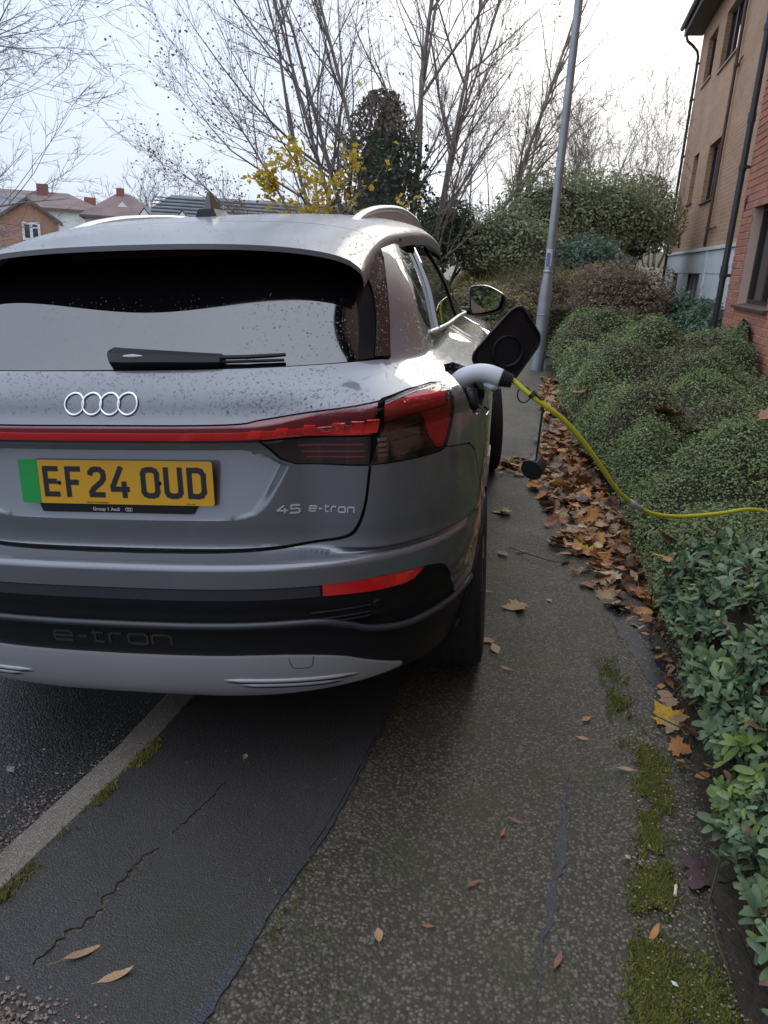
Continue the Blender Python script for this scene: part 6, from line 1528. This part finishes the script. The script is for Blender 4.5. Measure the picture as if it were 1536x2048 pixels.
# shrubs
def bush(label, c, rad, n, size, cols, seed, name='shrub', inner=(.06,.062,.035), gap=.45, jit=.9, aspect=.6, twig=True, group=None):
    rs = np.random.default_rng(seed); o = empty(name, (c[0], c[1], c[2]-rad[2])); tag(o, label, 'shrub', group)
    th, ph = rs.uniform(0, 6.28, n), np.arccos(rs.uniform(-.25, 1, n)); d = np.column_stack([np.sin(ph)*np.cos(th), np.sin(ph)*np.sin(th), np.cos(ph)])
    lump = .72+.42*vnoise(th*2.2+seed, ph*3.1, seed)+.14*vnoise(th*7, ph*8, seed+1); rr = lump*(1-.30*rs.random(n)**2.0)
    keep = vnoise(th*6+3, ph*7, seed+2)+.35*rs.random(n) > gap*.75; d, rr = d[keep], rr[keep]
    p_ = d*rr[:, None]*np.array(rad)+np.array([0, 0, rad[2]]); nn = d/np.array(rad); nn /= np.linalg.norm(nn, axis=1)[:, None]
    mm = mat(name+'_leaf_%d' % seed, cols[0], rough=.5, spec=.45, thin=.35, island=cols)
    V, F = leaf_quads(p_, nn, rs.uniform(.6, 1.25, len(p_))*size, aspect, seed, .9, jit); tag(quads('foliage', V, F, mm, o), kind='stuff')
    # ragged inner mass and twigs
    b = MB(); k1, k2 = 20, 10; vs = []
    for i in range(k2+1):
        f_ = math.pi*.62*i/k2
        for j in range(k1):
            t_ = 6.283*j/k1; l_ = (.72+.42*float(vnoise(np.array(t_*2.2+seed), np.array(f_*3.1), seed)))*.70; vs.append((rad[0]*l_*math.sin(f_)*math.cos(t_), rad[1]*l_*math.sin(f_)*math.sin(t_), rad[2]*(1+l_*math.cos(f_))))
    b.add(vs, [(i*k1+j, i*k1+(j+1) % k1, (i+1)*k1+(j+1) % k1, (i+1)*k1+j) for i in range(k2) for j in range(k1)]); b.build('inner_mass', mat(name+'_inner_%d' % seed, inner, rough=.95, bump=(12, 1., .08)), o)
    if twig:
        b = MB()
        for q in range(90):
            i = int(rs.integers(0, len(p_))); e = p_[i]*1.0; s0 = np.array([0, 0, rad[2]*.5])+rs.normal(0,.1,3)*np.array(rad); e2 = e+(e-s0)*rs.uniform(-.1,.22)
            b.tube([s0, (s0+e2)/2+rs.normal(0,.06,3)*rad[0], e2], [.010,.007,.003], 3, False)
        tag(b.build('twigs', m_bark3, o), kind='stuff')
    return o
GRN = [(.26,.30,.13),(.34,.37,.19),(0.143,0.169,0.085),(0.247,0.286,0.150),(0.377,0.416,0.240),(0.494,0.507,0.338),(0.312,0.286,0.169),(0.182,0.221,0.111)]
OLV = [(0.237,0.203,0.095),(0.356,0.285,0.130),(0.214,0.237,0.095),(0.451,0.356,0.190),(0.166,0.130,0.084)]
BRN = [(0.120,0.066,0.059),(0.197,0.109,0.092),(0.284,0.175,0.131),(0.141,0.109,0.070),(0.371,0.284,0.175),(0.109,0.141,0.066)]
DRK = [(0.046,0.095,0.057),(0.085,0.149,0.095),(0.149,0.234,0.160),(0.255,0.340,0.255),(0.064,0.106,0.064)]
bush('dome-shaped purplish brown shrub in front of the white panels', (1.56,11.2,.74), (.86,.80,.76), 9000, .050, BRN, 201, inner=(.03,.02,.018), gap=.2)
bush('dark green shrub growing against the corner drainpipe', (2.50,10.15,.66), (.42,.42,.42), 3600, .055, DRK, 202, gap=.3)
bush('dark green leafy shrub right of the brown dome', (2.35,11.1,.70), (.55,.50,.48), 3800, .060, DRK, 203, gap=.3)
bush('small pale-leaved shrub below the red brick window', (2.28,9.35,.48), (.22,.35,.36), 1500, .045, DRK, 204, gap=.3)
bush('green bramble mound on the bank, left end', (-.15,15.6,1.55), (1.2,.9,.95), 5200, .075, GRN, 205, gap=.35, group='shrubs on the green bank')
bush('tallest green shrub on the bank behind the lamp post', (.85,17.2,2.05), (1.3,1.0,1.3), 7000, .08, GRN, 206, gap=.3, group='shrubs on the green bank')
bush('pale green shrub on the bank right of the lamp post', (1.95,17.6,2.15), (1.2,1.0,1.2), 6500, .08, GRN, 207, gap=.3, group='shrubs on the green bank')
bush('yellowish green shrub on the bank by the far drainpipe', (2.75,18.8,2.3), (.85,1.0,1.1), 5000, .08, [(.20,.22,.10),(.27,.28,.13),(.34,.33,.18),(.16,.18,.08)], 208, gap=.3, group='shrubs on the green bank')
bush('glossy blue-green shrub low on the bank beside the lamp post', (1.45,15.2,1.45), (.75,.6,.55), 3200, .075, [(.09,.15,.10),(.15,.24,.17),(.24,.33,.26),(.07,.12,.07)], 209, gap=.3, group='shrubs on the green bank')
bush('dark evergreen bush behind the car mirror', (-1.25,15.4,1.8), (.6,.6,.75), 4200, .07, [(.05,.075,.045),(.08,.11,.065),(.13,.16,.095)], 210, gap=.3)
bush('straw-coloured bramble clump left of the lamp post', (-.25,12.8,.60), (.95,.7,.55), 4200, .07, OLV, 211, gap=.3, aspect=.3, inner=(.05,.04,.025))
bush('rusty brown bramble clump behind the lamp post base', (.75,13.4,.72), (.95,.7,.62), 4200, .07, [(.15,.10,.07),(.23,.155,.095),(.18,.16,.085),(.12,.08,.055)], 212, gap=.3, aspect=.35, inner=(.04,.03,.02))
bush('olive bramble clump behind the brown dome shrub', (1.55,13.6,.82), (.95,.7,.66), 4500, .07, OLV, 213, gap=.3, aspect=.4, inner=(.04,.034,.02))
# mossy low wall end beside the lamp post
b = MB(); b.box(.55,1.1,9.9,10.4,.2,.92); HB = b.build('clipped_hedge', mat('brown_hedge_mass', (.045,.035,.022), rough=.95, bump=(20, 1., .06)), None); tag(HB, 'small clipped brown hedge with mossy top behind the lamp post', 'hedge')
rs = np.random.default_rng(5); n = 2600; q = rs.random((n, 3))*np.array([.60,.54,.78])+np.array([.525,9.88,.2]); fc = rs.integers(0, 3, n); q[fc == 0, 1] = 9.87; q[fc == 1, 0] = .53; q[fc == 2, 2] = .95
V, F = leaf_quads(q, np.tile([[0,-.5,.5]], (n, 1)), rs.uniform(.03,.05, n), .5, 6, .3, .8); tag(quads('foliage', V, F, mat('clipped_hedge_leaf', (.07,.06,.03), rough=.6, island=[(.05,.035,.025),(.09,.065,.035),(.07,.09,.03),(.10,.12,.03)]), HB), kind='stuff')

# rough grass on the bank
rs = np.random.default_rng(15); n = 16000; gx_ = rs.uniform(-2.0, 5.5, n); gy_ = rs.uniform(10.5, 19, n); k = (gx_ < wall_x(gy_)+.5) & (gx_ > -1.6); gx_, gy_ = gx_[k], gy_[k]; n = len(gx_); gz_ = terrain(gx_, gy_)-.16
h_ = rs.uniform(.10,.38, n); ln = rs.normal(0, .12, (n, 2)); wd = rs.uniform(.006,.014, n); an = rs.uniform(0, 3.14, n)
V = np.zeros((n, 3, 3)); V[:, 0] = np.column_stack([gx_-wd*np.cos(an), gy_-wd*np.sin(an), gz_]); V[:, 1] = np.column_stack([gx_+wd*np.cos(an), gy_+wd*np.sin(an), gz_]); V[:, 2] = np.column_stack([gx_+ln[:, 0], gy_+ln[:, 1], gz_+h_])
tag(quads('rough_grass', V.reshape(-1, 3), np.arange(3*n).reshape(-1, 3), mat('dry_grass', (.12,.11,.045), rough=.8, thin=.4, island=[(.14,.16,.055),(.22,.20,.08),(.30,.24,.12),(.12,.10,.05)])), 'straw and green rough grass covering the bank', 'grass', kind='stuff')

# ------------------------------------------------------------------ houses across the way, on lower ground
m_hbrick = brick_mat('house_brick', (.46,.24,.15), (.42,.21,.13), (.36,.26,.2))
m_render = mat('white_render', (.70,.71,.68), rough=.85, mix=((.5,.5,.47), .8, .4, .7))
m_rooftile = mat('brown_house_tiles', (.17,.115,.105), rough=.85, mix=((.12,.085,.08), 1.5, .4, .65), bump=(6, .6, .05))
m_roofgrey = mat('grey_house_tiles', (.17,.17,.18), rough=.85, mix=((.13,.132,.142), 1.5, .4, .65), bump=(6, .6, .05))
m_pvc = mat('white_window_frame', (.72,.72,.74), rough=.5)
m_hglass = mat('house_window_glass', (.05,.055,.06), rough=.08, ior=1.6)
m_chimney = mat('chimney_brick', (.24,.09,.07), rough=.9)
def roof_gable(b, x0, x1, y0, y1, ze, zr, along='x', hip0=0., hip1=0., o=.25):
    """pitched roof slab; ridge along x or y; hips shorten the ridge"""
    if along == 'x':
        ym = (y0+y1)/2; A = [(x0-o,y0-o,ze),(x1+o,y0-o,ze),(x1+o,y1+o,ze),(x0-o,y1+o,ze),(x0-o*(hip0 == 0)+hip0,ym,zr),(x1+o*(hip1 == 0)-hip1,ym,zr)]
    else:
        xm = (x0+x1)/2; A = [(x0-o,y1+o,ze),(x0-o,y0-o,ze),(x1+o,y0-o,ze),(x1+o,y1+o,ze),(xm,y1+o,zr),(xm,y0-o,zr)]
        b.add([*A, *[(p[0], p[1], p[2]-.12) for p in A]], [(0,1,5,4),(2,3,4,5),(6,10,11,7),(8,11,10,9),(0,6,7,1),(2,8,9,3),(1,7,11,5),(5,11,8,2),(3,9,10,4),(4,10,6,0)]); return
    b.add([*A, *[(p[0], p[1], p[2]-.12) for p in A]], [(0,1,5,4),(2,3,4,5),(1,2,5),(3,0,4),(6,10,11,7),(8,11,10,9),(0,6,7,1),(1,7,8,2),(2,8,9,3),(3,9,6,0)])
def tile_rows(parent, x0, x1, ya, za, yb, zb, n, m):
    """raised courses on a front roof slope"""
    for q in range(n):
        t = (q+.0)/n; y, z = ya+(yb-ya)*t, za+(zb-za)*t; b = MB(); b.box(x0, x1, y-.03, y+.05, z+.0, z+.045); b.build('tile_course', m, parent)
def hwin(x0, x1, z0, z1, y, parent):
    b = MB(); t = .09; b.box(x0, x1, y-.08, y+.02, z0, z0+t); b.box(x0, x1, y-.08, y+.02, z1-t, z1); b.box(x0, x0+t, y-.078, y+.02, z0+t, z1-t); b.box(x1-t, x1, y-.078, y+.02, z0+t, z1-t); xm = (x0+x1)/2; b.box(xm-t*.6, xm+t*.6, y-.076, y+.02, z0+t, z1-t); b.box(xm, x1-t, y-.074, y+.02, z0+(z1-z0)*.66, z0+(z1-z0)*.66+t*.7)
    w = b.build('window', m_pvc, parent); b = MB(); b.box(x0+.02, x1-.02, y-.03, y-.012, z0+.02, z1-.02); b.build('pane', m_hglass, w); return w
H1 = empty('brick_house', (-20, 30, -2.7)); H1.rotation_euler = (0, 0, R(30)); tag(H1, 'small orange-brick house with white windows at the left', 'house'); z0 = 2.7
def hb(parent, name, m, *boxes):
    b = MB()
    for q in boxes: b.box(*q)
    return b.build(name, m, parent)
hb(H1, 'wall', m_hbrick, (-6,.5,0,6,0,4.75), (.5,1.98,0,4,0,4.75), (-.15,2.04,-.6,.1,0,4.9))
b = MB(); b.add([(-.15,-.6,4.9),(2.04,-.6,4.9),(.945,-.6,5.62),(-.15,0,4.9),(2.04,0,4.9),(.945,0,5.62)], [(0,1,2),(3,5,4),(0,2,5,3),(1,4,5,2)]); b.build('gable', m_hbrick, H1)
b = MB(); roof_gable(b, -6, .55, 0, 6, 4.75, 5.95); r1 = b.build('roof', m_roofgrey, H1); b = MB(); roof_gable(b, -.15, 2.04, -.6, 2.6, 4.85, 5.72, 'y', o=.16); b.build('gable_roof', m_rooftile, H1)
hwin(.70,1.36,4.10,4.78,-.6, H1); hwin(-.85,-.32,4.10,4.78,0, H1); hwin(.60,1.46,1.4,2.5,-.6, H1)
b = MB(); b.box(2.05,2.10,-.62,-.55,0,4.85); b.build('drainpipe', m_pvc, H1)
H2 = empty('white_house', (-25.5, 46, -2.6)); H2.rotation_euler = (0, 0, R(28)); tag(H2, 'long white-rendered house with dark red roof and two chimneys', 'house')
hb(H2, 'wall', m_render, (-5,3.4,0,7,0,5.95)); b = MB(); roof_gable(b, -5, 1.2, 0, 7, 5.9, 6.95, hip1=2.0); r2 = b.build('roof', m_rooftile, H2)
hb(r2, 'chimney', m_chimney, (-2.55,-1.9,2.6,3.4,6.5,7.35)); hb(r2, 'chimney', m_chimney, (.15,.85,2.0,2.8,6.0,6.75)); hb(H2, 'downpipe', m_frame, (1.9,1.98,-.06,.0,3.2,5.8))
for xa in (-4.2,-2.2): hwin(xa, xa+.9, 4.4, 5.4, 0, H2)
H3 = empty('hipped_house', (-20.4, 41, -2.6)); H3.rotation_euler = (0, 0, R(26)); tag(H3, 'house with a steep brown hipped roof and single chimney', 'house')
hb(H3, 'wall', m_render, (-1.9,2.3,0,5,0,5.5)); b = MB(); roof_gable(b, -1.9, 2.0, 0, 5, 5.45, 6.72, hip0=1.6, hip1=1.6); r3 = b.build('roof', m_rooftile, H3); hb(r3, 'chimney', m_chimney, (-.30,.12,2.2,2.8,6.3,7.0))
b = MB(); b.add([(-.5,.9,5.75),(.5,.9,5.75),(.0,.9,6.25),(-.5,1.9,5.75),(.5,1.9,5.75),(0,1.9,6.25)], [(0,1,2),(0,2,5,3),(1,4,5,2)]); b.build('dormer', m_render, r3)
H4 = empty('grey_roofed_bungalow', (-12.6, 33, -2.30)); H4.rotation_euler = (0, 0, R(20)); tag(H4, 'grey-tiled bungalow with two small white gables', 'bungalow')
hb(H4, 'wall', m_hbrick, (-3.2,4.0,0,5,0,4.55)); b = MB(); roof_gable(b, -3.2, 4.0, 0, 5, 4.5, 5.95, hip0=1.6); r4 = b.build('roof', m_roofgrey, H4); tile_rows(r4, -2.4, 4.1, -.2, 4.55, 2.4, 5.92, 9, m_roofgrey)
for gx_ in (-2.55, -1.05):
    b = MB(); b.add([(gx_-.55,-.35,4.45),(gx_+.55,-.35,4.45),(gx_,-.35,5.18),(gx_-.30,-.36,4.45),(gx_+.30,-.36,4.45),(gx_,-.36,4.92)], [(0,3,5,2),(3,0,1,4),(4,1,2,5)]); b.build('barge_board', m_pvc, H4)
    b = MB(); b.add([(gx_-.32,-.30,4.45),(gx_+.32,-.30,4.45),(gx_,-.30,4.95)], [(0,1,2)]); b.build('gable_infill', m_hbrick, H4)
    b = MB(); b.add([(gx_-.62,-.38,4.42),(gx_,-.38,5.24),(gx_+.62,-.38,4.42),(gx_-.62,1.2,4.42),(gx_,1.6,5.24),(gx_+.62,1.2,4.42)], [(0,3,4,1),(1,4,5,2)]); b.build('gable_roof', m_roofgrey, H4)
H5 = empty('brown_roofed_house', (-7.9, 35, -2.30)); H5.rotation_euler = (0, 0, R(12)); tag(H5, 'house with a low dark brown roof half hidden behind the big tree', 'house')
hb(H5, 'wall', m_hbrick, (-3.2,3.4,0,6,0,4.7)); b = MB(); roof_gable(b, -3.2, 3.4, 0, 6, 4.65, 6.05); r5 = b.build('roof', m_rooftile, H5); tile_rows(r5, -3.3, 3.5, -.2, 4.7, 2.9, 6.02, 9, m_rooftile)
b = MB(); b.tube([(-12.5,34.5,2.9),(-12.5,34.5,4.35)], .025, 5); b.tube([(-12.95,34.5,4.3),(-12.1,34.5,4.3)], .018, 4); b.tube([(-12.8,34.5,4.2),(-12.8,34.5,4.4)], .015, 4); b.tube([(-12.3,34.5,4.2),(-12.3,34.5,4.4)], .015, 4); tag(b.build('aerial', m_galv, None), 'thin television aerial above the grey bungalow roof', 'aerial')
bush('round dark green garden bush right of the brick house', (-17.2,29.5,.75), (.75,.7,1.0), 1500, .14, DRK, 230, twig=False)
b = MB(); b.box(-27,-14.5,27.2,27.4,-2.6,1.02); gw = b.build('garden_wall', mat('grey_wall', (.16,.16,.165), rough=.9, mix=((.10,.10,.10), 2, .4, .6)), None); tag(gw, 'grey garden wall below the brick house', 'wall')
b = MB(); b.box(-27.02,-14.48,27.15,27.45,1.02,1.10); b.build('coping', m_stone, gw)
# ------------------------------------------------------------------ charging plug and cable
m_plug = mat('white_plug', (.52,.545,.58), rough=.42, coat=.15)
m_rubber = mat('black_rubber', (.010,.010,.012), rough=.5)
m_cable = mat('yellow_green_cable', (.50,.47,.02), rough=.45, coat=.2)
m_sleeve = mat('grey_label_sleeve', (.40,.41,.46), rough=.5)
CB = empty('charging_cable', to_world((.90, .45, .99))); tag(CB, 'yellow charging cable with white plug running from the car into the hedge', 'cable')
co = np.array(CB.location)
def cw(p): return np.array(to_world(p))-co
hp = catmull([(.800,.475,1.020),(.828,.465,1.058),(.848,.455,1.082),(.880,.447,1.096),(.915,.443,1.096),(.950,.440,1.084)], 7); hp = np.array([cw(q) for q in hp])
b = MB(); k = len(hp); b.tube(hp, np.interp(np.linspace(0, 1, k), [0,.3,.55,.9,1], [.028,.027,.024,.0245,.024]), 16); b.build('plug_handle', m_plug, CB, smooth=True)
b = MB(); b.tube([cw(q) for q in ((.795,.475,1.060),(.835,.468,1.040),(.858,.462,1.030))], [.030,.030,.026], 14); b.build('plug_head', m_plug, CB, smooth=True)
b = MB(); b.tube([cw(q) for q in ((.868,.452,1.052),(.875,.448,1.020),(.886,.446,1.000))], [.020,.018,.010], 10); b.build('plug_grip', m_rubber, CB, smooth=True)
b = MB(); b.tube([cw(q) for q in ((.905,.443,1.070),(.925,.441,1.062),(.945,.440,1.063))], [.006,.012,.008], 8); b.build('plug_trigger', m_plug, CB, smooth=True)
bt = np.linspace(cw((.948,.4405,1.0845)), cw((.980,.438,1.0755)), 13); rr = [.0232+.0015*((i % 2)*2-1)-.0005*i for i in range(13)]
b = MB(); b.tube(bt, rr, 14); b.build('cable_boot', m_rubber, CB)
cp = catmull([np.array(q)-co for q in [(.025,2.071,1.100),(.039,2.07,1.092),(.09,2.06,1.056),(.139,2.07,1.025),(.192,2.1,.986),(.249,2.14,.928),(.313,2.2,.851),(.372,2.27,.775),(.431,2.35,.714),(.535,2.5,.635),(.669,2.65,.588),(.842,2.8,.570),(.98,2.92,.562),(1.09,2.99,.53),(1.20,3.04,.45)]], 8)
b = MB(); b.tube(cp, .0070, 12); b.build('cord', m_cable, CB, smooth=True)
i = int(np.argmin(np.linalg.norm(cp-(np.array([.462,2.396,.690])-co), axis=1)))
b = MB(); b.tube(cp[i-2:i+3], .0095, 12); b.build('label_sleeve', m_sleeve, CB, smooth=True)
# strap ring, strap and dust cap
c0 = np.array([.074,2.066,1.054])-co
b = MB(); b.tube([c0+np.array([.017*math.cos(a), .004*math.sin(a), .020*math.sin(a)]) for a in np.linspace(0, 2*math.pi, 25)], .0022, 6, False); b.build('strap_ring', m_rubber, CB)
b = MB(); b.tube([np.array(q)-co for q in ((.092,2.060,1.060),(.100,2.058,1.054))], .0115, 10); b.build('strap_clip', m_rubber, CB)
b = MB(); b.tube([np.array(q)-co for q in ((.100,2.058,1.062),(.118,2.060,1.046),(.128,2.066,1.030),(.127,2.070,.99),(.1265,2.075,.93),(.126,2.08,.885))], .0030, 6); b.build('strap', m_rubber, CB)
ax = np.array([-.35,-.82,-.30]); ax /= np.linalg.norm(ax); c1 = np.array([.124,2.085,.858])-co
b = MB(); b.tube([c1-ax*.022, c1-ax*.018, c1+ax*.020, c1+ax*.022], [.020,.028,.031,.029], 18); b.build('dust_cap', m_rubber, CB, smooth=False)
b = MB(); b.tube([c1+ax*.0222, c1+ax*.0230], [.025,.025], 18); b.build('cap_inside', m_shell, CB)
